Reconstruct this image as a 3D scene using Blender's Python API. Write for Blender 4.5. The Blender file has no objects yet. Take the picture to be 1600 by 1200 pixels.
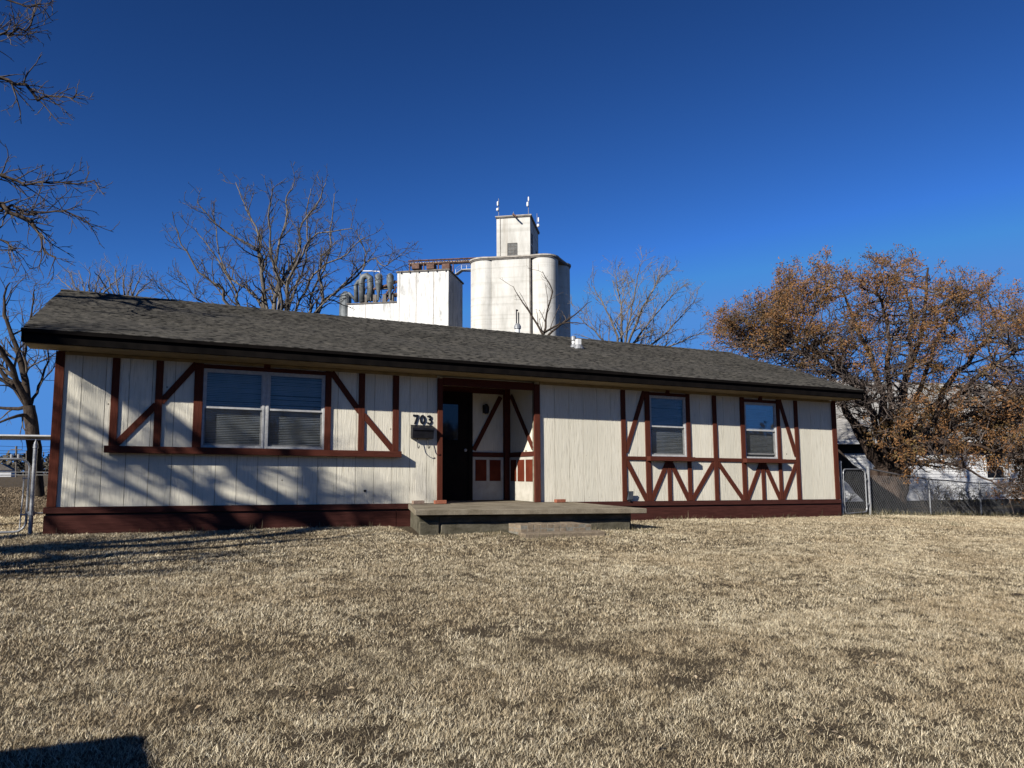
import bpy, math, random
import numpy as np
from mathutils import Vector, Matrix, noise
sc = bpy.context.scene
col = sc.collection
# ------------------------------------------------------------------ camera
FP = 1192.06                     # focal length in photo pixels (1600 wide)
CAM = np.array([1.300, -12.901, 0.4975])
YAW, PITCH, ROLL = 0.44033, 0.11221, -0.004945
S = -0.01323                     # the lot (house and ground) falls this much per metre to the east
def _axes():
    cy, sy, cp, sp, cr, sr = math.cos(YAW), math.sin(YAW), math.cos(PITCH), math.sin(PITCH), math.cos(ROLL), math.sin(ROLL)
    f = np.array([sy*cp, cy*cp, sp]); rt = np.array([cy, -sy, 0.0]); up = np.cross(rt, f)
    return rt*cr+up*sr, -rt*sr+up*cr, f
RT, UP, FW = _axes()
cd = bpy.data.cameras.new('camera'); cam = bpy.data.objects.new('camera', cd); col.objects.link(cam)
cd.sensor_width = 36; cd.lens = FP/1600*36; cd.clip_start = .05; cd.clip_end = 3000
cam.matrix_world = Matrix(((RT[0], UP[0], -FW[0], CAM[0]), (RT[1], UP[1], -FW[1], CAM[1]), (RT[2], UP[2], -FW[2], CAM[2]), (0, 0, 0, 1)))
sc.camera = cam
# ------------------------------------------------------------------ world, sun, exposure
SUNV = Vector((2.0, 1.0, -1.17)).normalized()
w = bpy.data.worlds.new('World'); sc.world = w; w.use_nodes = True
nt = w.node_tree; sky = nt.nodes.new('ShaderNodeTexSky'); sky.sky_type = 'NISHITA'; sky.sun_disc = False
sky.sun_elevation = math.asin(-SUNV.z); sky.sun_rotation = math.atan2(-SUNV.x, -SUNV.y)
sky.altitude = 600; sky.air_density = 0.75; sky.dust_density = 0.15; sky.ozone_density = 5.0
bg = nt.nodes['Background']; bg.inputs[1].default_value = 0.05
# deep polarised winter blue: limit the glare round the sun, steepen and tint the sky
mn = nt.nodes.new('ShaderNodeVectorMath'); mn.operation = 'MINIMUM'; mn.inputs[1].default_value = (1.6, 2.8, 5.0)
gm = nt.nodes.new('ShaderNodeGamma'); gm.inputs[1].default_value = 1.7
tn = nt.nodes.new('ShaderNodeVectorMath'); tn.operation = 'MULTIPLY'; tn.inputs[1].default_value = (.39, .49, .475)
nt.links.new(sky.outputs[0], mn.inputs[0]); nt.links.new(mn.outputs[0], gm.inputs[0]); nt.links.new(gm.outputs[0], tn.inputs[0]); nt.links.new(tn.outputs[0], bg.inputs[0])
sd = bpy.data.lights.new('sun', 'SUN'); sd.energy = 5.0; sd.angle = math.radians(.53); sd.color = (1, .955, .88)
so = bpy.data.objects.new('sun', sd); col.objects.link(so); so.rotation_euler = SUNV.to_track_quat('-Z', 'Y').to_euler()
sc.view_settings.view_transform = 'Standard'; sc.view_settings.look = 'None'
sc.view_settings.exposure = 0.92; sc.view_settings.gamma = 1
sc.cycles.max_bounces = 6; sc.cycles.transparent_max_bounces = 12

# ------------------------------------------------------------------ helpers
def W(px, py, d):                # world point seen at photo pixel (px,py) at forward ground distance d
    v = FW + RT*(px-800)/FP + UP*(600-py)/FP
    h = v[0]*math.sin(YAW)+v[1]*math.cos(YAW)
    return CAM + v*d/h
def PY(px, py, y):               # ... on the vertical plane y
    v = FW + RT*(px-800)/FP + UP*(600-py)/FP
    return CAM + v*(y-CAM[1])/v[1]
rs = np.random.RandomState
def gz(x, y):                    # ground height
    x = np.asarray(x, float); y = np.asarray(y, float)
    t = np.clip(-y, 0, 16)
    z = -.385-.030*t-.0018*t*t + S*np.clip(x, -6, 16) - .045*np.clip(x-16, 0, 12)
    z = z + .012*np.sin(x*1.3+y*.7)*np.sin(y*1.1-x*.4) + .006*np.sin(x*3.1+1)*np.sin(y*2.7)
    return z
def ground_px(px, py):
    v = FW + RT*(px-800)/FP + UP*(600-py)/FP; t = 5.0
    for i in range(60):
        p = CAM+v*t; t += (p[2]-gz(p[0], p[1]))*4; t = max(t, 1)
    return CAM+v*t
WL = {}
def link(o, parent=None):
    col.objects.link(o)
    if parent is not None: o.parent = parent
def tag(o, label=None, cat=None, group=None, kind=None):
    if label: o['label'] = label
    if cat: o['category'] = cat
    if group: o['group'] = group
    if kind: o['kind'] = kind
    return o
def root(name, loc, label, cat, group=None):
    o = bpy.data.objects.new(name, None); o.empty_display_size = .2
    o.location = Vector(loc); link(o); WL[o.name] = Vector(loc)
    return tag(o, label, cat, group)
class MB:
    def __init__(s): s.v = []; s.f = []; s.n = 0
    def add(s, vs, fs):
        s.v.append(np.asarray(vs, float).reshape(-1, 3)); b = s.n
        s.f += [tuple(b+i for i in f) for f in fs]; s.n += len(s.v[-1]); return s
    def box(s, x0, x1, y0, y1, z0, z1):
        return s.add([(x, y, z) for x in (x0, x1) for y in (y0, y1) for z in (z0, z1)],
            [(0, 1, 3, 2), (4, 6, 7, 5), (0, 4, 5, 1), (2, 3, 7, 6), (0, 2, 6, 4), (1, 5, 7, 3)])
    def prism(s, poly, axis, a, b):      # poly 2D extruded along an axis
        def P(q, t): return {'y': (q[0], t, q[1]), 'x': (t, q[0], q[1]), 'z': (q[0], q[1], t)}[axis]
        n = len(poly); vs = [P(q, a) for q in poly]+[P(q, b) for q in poly]
        fs = [tuple(range(n)), tuple(range(2*n-1, n-1, -1))]+[(i, i+n, (i+1) % n+n, (i+1) % n) for i in range(n)]
        return s.add(vs, fs)
    def tube(s, pts, r, k=6, caps=True):
        pts = np.asarray(pts, float); n = len(pts); r = np.broadcast_to(np.asarray(r, float), (n,))
        d = np.gradient(pts, axis=0); d /= (np.linalg.norm(d, axis=1, keepdims=True)+1e-12)
        ref = np.array([0, 0, 1.]) if abs(d[0][2]) < .9 else np.array([1., 0, 0])
        u = np.cross(d[0], ref); u /= np.linalg.norm(u); vs = []
        a = np.arange(k)*2*math.pi/k
        for i in range(n):
            u = u-d[i]*np.dot(u, d[i]); u /= (np.linalg.norm(u)+1e-12); w_ = np.cross(d[i], u)
            vs.append(pts[i]+r[i]*(np.cos(a)[:, None]*u+np.sin(a)[:, None]*w_))
        fs = [(i*k+j, i*k+(j+1) % k, (i+1)*k+(j+1) % k, (i+1)*k+j) for i in range(n-1) for j in range(k)]
        if caps: fs += [tuple(range(k-1, -1, -1)), tuple((n-1)*k+j for j in range(k))]
        return s.add(np.concatenate(vs), fs)
    def lathe(s, c, prof, k=20, a0=0, a1=2*math.pi):
        a = np.linspace(a0, a1, k, endpoint=False)
        vs = [(c[0]+r*math.cos(t), c[1]+r*math.sin(t), c[2]+z) for r, z in prof for t in a]; n = len(prof)
        fs = [(i*k+j, i*k+(j+1) % k, (i+1)*k+(j+1) % k, (i+1)*k+j) for i in range(n-1) for j in range(k)]
        fs += [tuple(range(k-1, -1, -1)), tuple((n-1)*k+j for j in range(k))]
        return s.add(vs, fs)
    def board(s, p, q, wd, y0, y1):      # board in the facade plane from (x,z) to (x,z)
        p = np.array(p, float); q = np.array(q, float); d = (q-p)/np.linalg.norm(q-p); n = np.array([-d[1], d[0]])*wd/2
        return s.prism([p+n, q+n, q-n, p-n], 'y', y0, y1)
    def build(s, name, mat, parent=None, shear=False, smooth=False, bevel=0, rot=None, origin=None):
        v = np.concatenate(s.v) if s.v else np.zeros((0, 3))
        if rot is not None:              # frame -> world
            v = v@rot.T+origin
        if shear: v = v.copy(); v[:, 2] += S*v[:, 0]
        off = WL.get(parent.name, Vector((0, 0, 0))) if parent is not None else None
        loc = Vector((0, 0, 0))
        if parent is None and len(v):
            loc = Vector(((v[:, 0].min()+v[:, 0].max())/2, (v[:, 1].min()+v[:, 1].max())/2, v[:, 2].min()))
            off = loc
        me = bpy.data.meshes.new(name)
        me.from_pydata((v-np.array(off)).tolist(), [], s.f); me.update()
        o = bpy.data.objects.new(name, me); me.materials.append(mat)
        if parent is None: o.location = loc
        link(o, parent)
        # a child's origin coincides with its parent's origin: remember the world location
        WL[o.name] = Vector(off)
        if smooth: me.shade_smooth()
        if bevel:
            m = o.modifiers.new('bevel', 'BEVEL'); m.width = bevel; m.segments = 1; m.limit_method = 'ANGLE'
        return o
def quadmesh(name, verts, faces_idx, k, mat, parent=None, attr=None, smooth=False):
    """fast numpy mesh: faces all with k corners"""
    me = bpy.data.meshes.new(name); n = len(verts); m = len(faces_idx)
    off = np.array(WL[parent.name]) if parent is not None else np.zeros(3)
    me.vertices.add(n); me.vertices.foreach_set('co', (np.asarray(verts)-off).astype(np.float32).ravel())
    me.loops.add(m*k); me.loops.foreach_set('vertex_index', np.asarray(faces_idx, np.int32).ravel())
    me.polygons.add(m); me.polygons.foreach_set('loop_start', np.arange(0, m*k, k, dtype=np.int32))
    if smooth: me.polygons.foreach_set('use_smooth', np.ones(m, bool))
    if attr is not None:
        a = me.attributes.new('rnd', 'FLOAT', 'POINT'); a.data.foreach_set('value', np.asarray(attr, np.float32))
    me.update(); me.validate()
    o = bpy.data.objects.new(name, me); me.materials.append(mat); link(o, parent); WL[o.name] = Vector(off)
    return o

# ------------------------------------------------------------------ materials
class N:
    def __init__(s, name, rough=.8, spec=.3):
        s.m = bpy.data.materials.new(name); s.m.use_nodes = True; s.t = s.m.node_tree
        s.b = s.t.nodes['Principled BSDF']; s.b.inputs['Roughness'].default_value = rough
        s.b.inputs['Specular IOR Level'].default_value = spec
    def new(s, t, **k):
        n = s.t.nodes.new(t)
        for a, b in k.items(): setattr(n, a, b)
        return n
    def l(s, a, b): s.t.links.new(a, b)
    def pos(s, scale=(1, 1, 1), rotz=0, rotx=0, world=True):
        if world: g = s.new('ShaderNodeNewGeometry').outputs['Position']
        else: g = s.new('ShaderNodeTexCoord').outputs['Object']
        m = s.new('ShaderNodeMapping'); m.inputs['Scale'].default_value = scale; m.inputs['Rotation'].default_value = (rotx, 0, rotz)
        s.l(g, m.inputs[0]); return m.outputs[0]
    def noise(s, vec, scale, detail=4, rough=.55, dist=0):
        n = s.new('ShaderNodeTexNoise'); n.inputs['Scale'].default_value = scale; n.inputs['Detail'].default_value = detail
        n.inputs['Roughness'].default_value = rough; n.inputs['Distortion'].default_value = dist; s.l(vec, n.inputs[0]); return n.outputs[0]
    def ramp(s, fac, stops):
        r = s.new('ShaderNodeValToRGB'); e = r.color_ramp.elements
        while len(e) > 1: e.remove(e[-1])
        e[0].position = stops[0][0]; e[0].color = (*stops[0][1], 1)
        for p, c in stops[1:]: x = e.new(p); x.color = (*c, 1)
        s.l(fac, r.inputs[0]); return r.outputs[0]
    def mix(s, fac, a, b, mode='MIX'):
        m = s.new('ShaderNodeMix', data_type='RGBA', blend_type=mode)
        for i, v in ((0, fac), (6, a), (7, b)):
            if hasattr(v, 'is_output'): s.l(v, m.inputs[i])
            elif i == 0: m.inputs[0].default_value = v
            else: m.inputs[i].default_value = (*v, 1)
        return m.outputs[2]
    def math(s, op, a, b=0.0):
        m = s.new('ShaderNodeMath', operation=op)
        for i, v in ((0, a), (1, b)):
            if hasattr(v, 'is_output'): s.l(v, m.inputs[i])
            else: m.inputs[i].default_value = v
        return m.outputs[0]
    def attr(s, n='rnd'):
        a = s.new('ShaderNodeAttribute'); a.attribute_name = n; return a.outputs['Fac']
    def bump(s, h, dist=.01, strength=1):
        b = s.new('ShaderNodeBump'); b.inputs['Distance'].default_value = dist; b.inputs['Strength'].default_value = strength
        s.l(h, b.inputs['Height']); s.l(b.outputs[0], s.b.inputs['Normal'])
    def col(s, c):
        if hasattr(c, 'is_output'): s.l(c, s.b.inputs['Base Color'])
        else: s.b.inputs['Base Color'].default_value = (*c, 1)
        return s
def two(name, a, b, scale=6, rough=.8, vs=(1, 1, 1), bump=0, det=5, spec=.3, lo=.35, hi=.65, metal=0, bscale=None):
    n = N(name, rough, spec); p = n.pos(vs); f = n.noise(p, scale, det)
    n.col(n.ramp(f, [(lo, a), (hi, b)])); n.b.inputs['Metallic'].default_value = metal
    if bump: n.bump(n.noise(p, bscale or scale*3, 5), bump)
    return n.m
M = {}
# painted grooved plywood
n = N('cream_siding', .75, .2)
pg = n.pos((14, 14, .9)); gr = n.noise(pg, 3.2, 7, .65, .6); big = n.noise(n.pos((1.2, 1, .5)), 1.5, 4)
c = n.ramp(gr, [(.28, (.36, .315, .22)), (.42, (.76, .71, .575)), (.6, (.86, .81, .67))])
c = n.mix(n.ramp(big, [(.35, (0, 0, 0)), (.75, (1, 1, 1))]), c, (.72, .675, .55))
sp = n.noise(n.pos((9, 9, 5)), 6, 6, .7); c = n.mix(n.ramp(sp, [(.69, (0, 0, 0)), (.75, (.8, .8, .8))]), c, (.30, .26, .19))
sx = n.new('ShaderNodeSeparateXYZ'); n.l(n.pos(), sx.inputs[0]); fl = n.math('FLOOR', n.math('DIVIDE', sx.outputs[0], .317)); wn_ = n.new('ShaderNodeTexWhiteNoise', noise_dimensions='1D'); n.l(fl, wn_.inputs['W'])
c = n.mix(1.0, c, n.ramp(wn_.outputs[0], [(0, (.93, .93, .92)), (1, (1.05, 1.045, 1.04))]), 'MULTIPLY')
ck = n.noise(n.pos((30, 30, 2.2)), 2.0, 4, .7); c = n.mix(n.ramp(ck, [(.63, (0, 0, 0)), (.70, (.65, .65, .65))]), c, (.40, .36, .27))
vo = n.new('ShaderNodeTexVoronoi'); vo.inputs['Scale'].default_value = 1; n.l(n.pos((3.15, 1, 2.6)), vo.inputs[0])
c = n.mix(n.ramp(vo.outputs['Distance'], [(.035, (.85, .85, .85)), (.055, (0, 0, 0))]), c, (.10, .08, .06))
n.col(c); n.bump(gr, .008); M['siding'] = n.m
M['groove'] = two('dark_groove', (.16, .14, .10), (.30, .27, .20), 8)
def brownpaint(name, a, b, vs):
    n = N(name, .85, .06); p = n.pos(vs); f = n.noise(p, 4, 6, .65)
    c = n.ramp(f, [(.3, a), (.62, b)]); s2 = n.noise(n.pos((6, 6, 6)), 5, 6, .7)
    c = n.mix(n.ramp(s2, [(.69, (0, 0, 0)), (.78, (.5, .5, .5))]), c, (.15, .08, .05)); n.col(c); n.bump(f, .003); return n.m
M['brown_v'] = brownpaint('brown_trim_vertical', (.062, .018, .011), (.118, .034, .021), (20, 20, 1.2))
M['brown_h'] = brownpaint('brown_trim_horizontal', (.060, .018, .012), (.105, .032, .021), (1.2, 12, 20))
M['skirt'] = brownpaint('brown_skirt_board', (.043, .015, .012), (.082, .029, .023), (1.0, 12, 14))
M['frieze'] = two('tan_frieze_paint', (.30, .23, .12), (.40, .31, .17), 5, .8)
M['fascia'] = two('black_brown_fascia', (.003, .0022, .002), (.008, .006, .005), 5, .9, spec=.08)
# shingles
n = N('asphalt_shingles', .95, .15)
p = n.pos((1, 1, 1)); br = n.new('ShaderNodeTexBrick'); br.offset = .5; br.inputs['Scale'].default_value = 1
mp = n.pos((1, 1.0541, 0)); n.l(mp, br.inputs[0]); br.inputs['Brick Width'].default_value = .17; br.inputs['Row Height'].default_value = .14
br.inputs['Mortar Size'].default_value = .0; br.inputs['Color1'].default_value = (.024, .023, .021, 1); br.inputs['Color2'].default_value = (.082, .077, .070, 1)
br.inputs['Bias'].default_value = -.1
g1 = n.noise(p, 140, 3, .8); g2 = n.noise(n.pos((.35, 1.2, 1)), 2.2, 5, .6)
c = n.mix(.55, br.outputs[0], n.ramp(g2, [(.3, (.046, .045, .043)), (.7, (.066, .064, .058))]))
c = n.mix(.5, c, n.ramp(g1, [(.3, (.6, .6, .6)), (.7, (1.5, 1.48, 1.44))]), 'MULTIPLY'); st = n.noise(n.pos((9, 23, 0)), 1.0, 2, .5); c = n.mix(1.0, c, n.ramp(st, [(.36, (.22, .22, .22)), (.46, (.9, .9, .9)), (.66, (1.5, 1.48, 1.44))]), 'MULTIPLY')
n.col(n.mix(1.0, c, (1.55, 1.50, 1.40), 'MULTIPLY')); n.bump(g1, .004); M['shingle'] = n.m
M['alu'] = two('grey_aluminium', (.42, .42, .41), (.56, .555, .54), 20, .6, spec=.25)
M['white_metal'] = two('white_painted_metal', (.68, .68, .66), (.80, .80, .78), 9, .5)
M['galv'] = two('galvanised_steel', (.26, .265, .27), (.42, .425, .43), 30, .45, metal=.5, spec=.5)
M['blind'] = two('grey_blind', (.34, .35, .35), (.46, .465, .465), 3, .7)
M['screen'] = two('dark_insect_screen', (.05, .052, .05), (.075, .077, .072), 3, .9)
n = N('insect_screen', 1, 0); tr = n.new('ShaderNodeBsdfTransparent'); ms = n.new('ShaderNodeMixShader'); ms.inputs[0].default_value = .33; n.col((.05, .05, .048))
n.l(tr.outputs[0], ms.inputs[1]); n.l(n.b.outputs[0], ms.inputs[2]); n.l(ms.outputs[0], n.t.nodes['Material Output'].inputs[0]); M['mesh'] = n.m
M['dark'] = N('dark_interior', .9).col((.02, .02, .02)).m
n = N('window_glass', .03, .5); n.col((.02, .025, .03))
tr = n.new('ShaderNodeBsdfTransparent'); tr.inputs[0].default_value = (.93, .95, .96, 1)
gl = n.new('ShaderNodeBsdfGlossy'); gl.inputs['Roughness'].default_value = .02
fr = n.new('ShaderNodeFresnel'); fr.inputs[0].default_value = 1.5; ms = n.new('ShaderNodeMixShader')
n.l(n.math('ADD', n.math('MULTIPLY', fr.outputs[0], .33), .01), ms.inputs[0]); n.l(tr.outputs[0], ms.inputs[1]); n.l(gl.outputs[0], ms.inputs[2])
n.l(ms.outputs[0], n.t.nodes['Material Output'].inputs[0]); M['glass'] = n.m
n = N('window_glass_dark', .04, .5); n.col((.01, .012, .018)); M['doorglass'] = n.m
M['door'] = two('near_black_door', (.005, .003, .003), (.010, .006, .005), 4, .8, spec=.12)
M['black'] = two('black_painted_metal', (.006, .006, .008), (.014, .014, .018), 12, .45)
M['panel_white'] = two('off_white_panel', (.46, .43, .36), (.58, .545, .47), 6, .7, spec=.1)
M['panel_red'] = two('red_brown_panel', (.105, .022, .011), (.15, .034, .017), 4, .8, spec=.05)
# concrete
n = N('weathered_concrete', .95, .15); f = n.noise(n.pos(), 3, 8, .65); f2 = n.noise(n.pos(), 45, 4, .7)
c = n.ramp(f, [(.3, (.15, .125, .085)), (.5, (.25, .21, .15)), (.7, (.33, .285, .21))]); c = n.mix(.4, c, n.ramp(f2, [(.3, (.4, .4, .4)), (.7, (1.4, 1.4, 1.4))]), 'MULTIPLY')
n.col(c); n.bump(f2, .006); M['concrete'] = n.m
n = N('stained_block', .95, .15); f = n.noise(n.pos((1, 1, 2)), 4, 8, .7); f2 = n.noise(n.pos(), 40, 4, .7)
c = n.ramp(f, [(.3, (.06, .053, .034)), (.5, (.11, .098, .068)), (.72, (.18, .16, .12))]); n.col(c); n.bump(f2, .008); M['block'] = n.m
def brickm(name, a, b):
    n = N(name, .9, .15); f = n.noise(n.pos((1, 1, 1)), 16, 6, .7); n.col(n.ramp(f, [(.3, a), (.7, b)])); n.bump(n.noise(n.pos(), 60, 4), .004); return n.m
M['brick_red'] = brickm('red_brick', (.24, .075, .04), (.36, .14, .085)); M['brick_pale'] = brickm('pale_brick', (.26, .17, .12), (.42, .32, .25))
M['brick_tan'] = brickm('tan_brown_brick', (.15, .115, .08), (.32, .255, .18))
M['mortar'] = two('old_mortar', (.16, .15, .12), (.26, .24, .20), 20, .95)
# ground
n = N('thatch_ground', 1, .05); p = n.pos(); a = n.noise(p, 1.1, 6, .6); b = n.noise(p, 70, 6, .8); d = n.noise(p, 14, 6, .7)
c = n.ramp(b, [(.28, (.022, .016, .010)), (.5, (.095, .073, .049)), (.72, (.33, .27, .19))])
c = n.mix(n.ramp(a, [(.35, (0, 0, 0)), (.7, (.45, .45, .45))]), c, (.15, .12, .08)); c = n.mix(n.ramp(d, [(.35, (.5, .5, .5)), (.5, (0, 0, 0))]), c, (.07, .055, .035))
n.col(c); n.bump(b, .03); M['ground'] = n.m
n = N('dry_grass_blades', .75, .15); f = n.attr(); p = n.pos(); pn = n.noise(p, .9, 5, .65); pn2 = n.noise(p, 5, 4, .6)
c = n.ramp(f, [(0, (.09, .068, .048)), (.2, (.25, .195, .125)), (.48, (.54, .44, .282)), (.78, (.83, .71, .485)), (1, (.93, .84, .63))])
c = n.mix(n.ramp(pn, [(.36, (.7, .7, .7)), (.56, (0, 0, 0))]), c, n.mix(1.0, c, (.74, .68, .62), 'MULTIPLY'))
c = n.mix(n.ramp(pn2, [(.36, (.75, .75, .75)), (.47, (0, 0, 0))]), c, n.mix(1.0, c, (.55, .52, .47), 'MULTIPLY'))
n.col(c)
M['grass'] = n.m
M['leaf_dry'] = two('dry_leaf', (.30, .20, .10), (.55, .46, .33), 30, .8)
def bark(name, a, b, sc_=9):
    n = N(name, .95, .1); f = n.noise(n.pos((1, 1, .35)), sc_, 7, .7); n.col(n.ramp(f, [(.35, a), (.65, b)])); n.bump(f, .03); return n.m
M['bark_grey'] = bark('grey_bark', (.065, .055, .045), (.22, .195, .165)); M['bark_dark'] = bark('dark_bark', (.025, .018, .014), (.085, .065, .05))
M['bark_cedar'] = bark('cedar_bark', (.030, .020, .016), (.10, .072, .056), 7); M['twig_pale'] = bark('pale_twig', (.12, .10, .08), (.29, .25, .21))
M['twig_grey'] = bark('grey_twig', (.045, .037, .03), (.17, .145, .12)); M['twig_dark'] = bark('dark_twig', (.06, .048, .038), (.17, .14, .115)); M['twig_cedar'] = bark('cedar_twig', (.045, .032, .027), (.19, .155, .135))
n = N('rusty_cedar_foliage', .85, .1); f = n.attr()
n.col(n.ramp(f, [(0, (.045, .032, .014)), (.25, (.12, .080, .032)), (.5, (.205, .098, .042)), (.68, (.26, .14, .056)), (.85, (.165, .125, .05)), (1, (.40, .25, .12))]))
M['cedar_leaf'] = n.m
n = N('winter_weed', .9, .1); f = n.attr(); n.col(n.ramp(f, [(0, (.03, .028, .018)), (.5, (.085, .08, .04)), (.8, (.17, .14, .08)), (1, (.30, .26, .17))])); M['weed'] = n.m
n = N('leafy_lawn_shade_toned', .9, .1); n.col(n.ramp(n.attr(), [(0, (.05, .035, .022)), (.5, (.19, .14, .09)), (1, (.42, .33, .22))])); M['grass2'] = n.m  # leaf litter brown, with tree shade over the side yard put into the colour
# white concrete of the elevator
n = N('whitewashed_concrete', .9, .15); p = n.pos((1, 1, .25)); f = n.noise(p, .55, 8, .65); f2 = n.noise(n.pos((1, 1, 1)), 1.1, 8, .7)
c = n.ramp(f, [(.3, (.42, .405, .36)), (.5, (.60, .58, .53)), (.65, (.68, .66, .61))]); c = n.mix(n.ramp(f2, [(.58, (0, 0, 0)), (.72, (.55, .55, .55))]), c, (.40, .40, .38)); wv = n.noise(n.pos((.02, .02, 1.6)), 1.0, 3, .7); c = n.mix(1.0, c, n.ramp(wv, [(.38, (.86, .86, .85)), (.5, (1, 1, 1))]), 'MULTIPLY')
vs_ = n.noise(n.pos((1.6, 1.6, .035)), 1.0, 6, .7); c = n.mix(n.ramp(vs_, [(.56, (0, 0, 0)), (.68, (.6, .6, .6))]), c, (.36, .32, .26)); n.col(c); M['elev'] = n.m
n = N('peeling_white_concrete', .9, .15); p = n.pos((1, 1, .4)); f = n.noise(p, .8, 8, .72); f2 = n.noise(n.pos((1, 1, .12)), 1.6, 6, .7)
c = n.ramp(f, [(.33, (.38, .38, .36)), (.47, (.72, .71, .68)), (.6, (.74, .725, .69))]); c = n.mix(n.ramp(f2, [(.50, (0, 0, 0)), (.66, (.7, .7, .7))]), c, (.36, .355, .33)); n.col(c); M['elev2'] = n.m
M['elev_dark'] = two('dark_joint_and_coping', (.10, .09, .08), (.19, .17, .15), 2, .9)
M['elev_cop'] = two('stained_coping', (.30, .27, .23), (.48, .44, .38), 1.5, .9)
M['rust'] = two('rusty_steel', (.065, .035, .026), (.17, .095, .07), 2, .85); M['duct'] = two('grey_duct', (.075, .085, .09), (.18, .195, .20), 1.5, .6, metal=.2)
M['dirtyglass'] = two('dirty_small_panes', (.03, .03, .03), (.12, .12, .11), 1.2, .5)
# neighbour house
n = N('white_lap_siding', .8, .2); f = n.noise(n.pos(), 3, 5); n.col(n.ramp(f, [(.3, (.66, .66, .66)), (.7, (.78, .78, .77))])); M['lap'] = n.m
n = N('pale_shingles', .95, .1); br = n.new('ShaderNodeTexBrick'); n.l(n.pos((1, 1, 0)), br.inputs[0]); br.inputs['Scale'].default_value = 1
br.inputs['Brick Width'].default_value = .3; br.inputs['Row Height'].default_value = .14; br.inputs['Mortar Size'].default_value = .008
br.inputs['Color1'].default_value = (.27, .26, .24, 1); br.inputs['Color2'].default_value = (.42, .40, .37, 1); br.inputs['Mortar'].default_value = (.16, .15, .14, 1)
n.col(br.outputs[0]); M['paleroof'] = n.m
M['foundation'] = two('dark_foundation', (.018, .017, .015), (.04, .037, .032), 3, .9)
M['far_tree'] = two('far_grey_brown_wood', (.045, .042, .034), (.115, .10, .075), .15, .95)
M['asphalt'] = two('worn_asphalt', (.09, .085, .08), (.13, .122, .112), 2, .95)
M['van'] = N('dark_blue_paint', .3, .5).col((.02, .03, .06)).m; M['tyre'] = N('tyre_rubber', .9).col((.015, .015, .015)).m
M['wood'] = two('grey_pole_wood', (.10, .085, .07), (.17, .15, .13), 3, .9)
M['lightglass'] = two('grey_blue_solar_cell', (.05, .06, .075), (.09, .10, .12), 10, .35)
ALBEDO = .70
for m_ in M.values():
    b_ = m_.node_tree.nodes.get('Principled BSDF'); i_ = b_.inputs['Base Color']
    if i_.is_linked:
        src = i_.links[0].from_socket; mx = m_.node_tree.nodes.new('ShaderNodeMix'); mx.data_type = 'RGBA'; mx.blend_type = 'MULTIPLY'
        mx.inputs[0].default_value = 1; mx.inputs[7].default_value = (ALBEDO, ALBEDO, ALBEDO, 1)
        m_.node_tree.links.new(src, mx.inputs[6]); m_.node_tree.links.new(mx.outputs[2], i_)
    else: i_.default_value = [c*ALBEDO for c in i_.default_value[:3]]+[1]
rng = random.Random(7)

# ------------------------------------------------------------------ ground sheet
def ground_sheet():
    xs = np.unique(np.concatenate([np.linspace(-30, 45, 226), np.linspace(-900, -30, 24), np.linspace(45, 1200, 28)]))
    ys = np.unique(np.concatenate([np.linspace(-16, 8, 97), np.linspace(-120, -16, 12), np.linspace(8, 60, 40), np.linspace(60, 1500, 26)]))
    X, Y = np.meshgrid(xs, ys); Z = gz(X, Y); nx, ny = len(xs), len(ys)
    far = np.clip((np.hypot(X, Y)-60)/100, 0, 1); Z = Z*(1-far)+(-.35)*far
    i = np.arange(nx*ny).reshape(ny, nx)
    F = np.stack([i[:-1, :-1], i[:-1, 1:], i[1:, 1:], i[1:, :-1]], -1).reshape(-1, 4)
    o = quadmesh('ground', np.stack([X, Y, Z], -1).reshape(-1, 3), F, 4, M['ground'], smooth=True); o['kind'] = 'structure'
ground_sheet()
# ------------------------------------------------------------------ lawn blades
BARE = [(505, 1083, .20), (900, 1014, .17), (1085, 1040, .20), (1350, 1025, .17), (300, 1110, .13), (1300, 1145, .13), (840, 1003, .14), (1070, 1065, .16), (1010, 990, .10),
        (1130, 915, .10), (1420, 905, .12), (1250, 900, .10), (560, 1150, .16), (980, 1030, .10), (1590, 930, .12), (520, 900, .10), (1540, 905, .12), (730, 985, .10)]
BP = [(*ground_px(a, b)[:2], r) for a, b, r in BARE]
def in_house(x, y):
    h = (x > -.12) & (x < 15.78) & (y > -.07) & (y < 7.5)
    p = (y > -1.45) & (y <= 0) & (x > 5.05) & (x < 9.0); s = (x > 6.5) & (x < 7.95) & (y > -2.3) & (y < -1.4)
    return h | p | s
def vn(x, y, cell, seed):
    g = rs(seed).rand(257, 257); u = np.asarray(x)/cell+1000; v = np.asarray(y)/cell+1000; i = np.floor(u).astype(int); j = np.floor(v).astype(int)
    f = u-i; h = v-j; f = f*f*(3-2*f); h = h*h*(3-2*h); a = lambda p, q: g[(i+p) % 257, (j+q) % 257]
    return (a(0, 0)*(1-f)+a(1, 0)*f)*(1-h)+(a(0, 1)*(1-f)+a(1, 1)*f)*h
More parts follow.
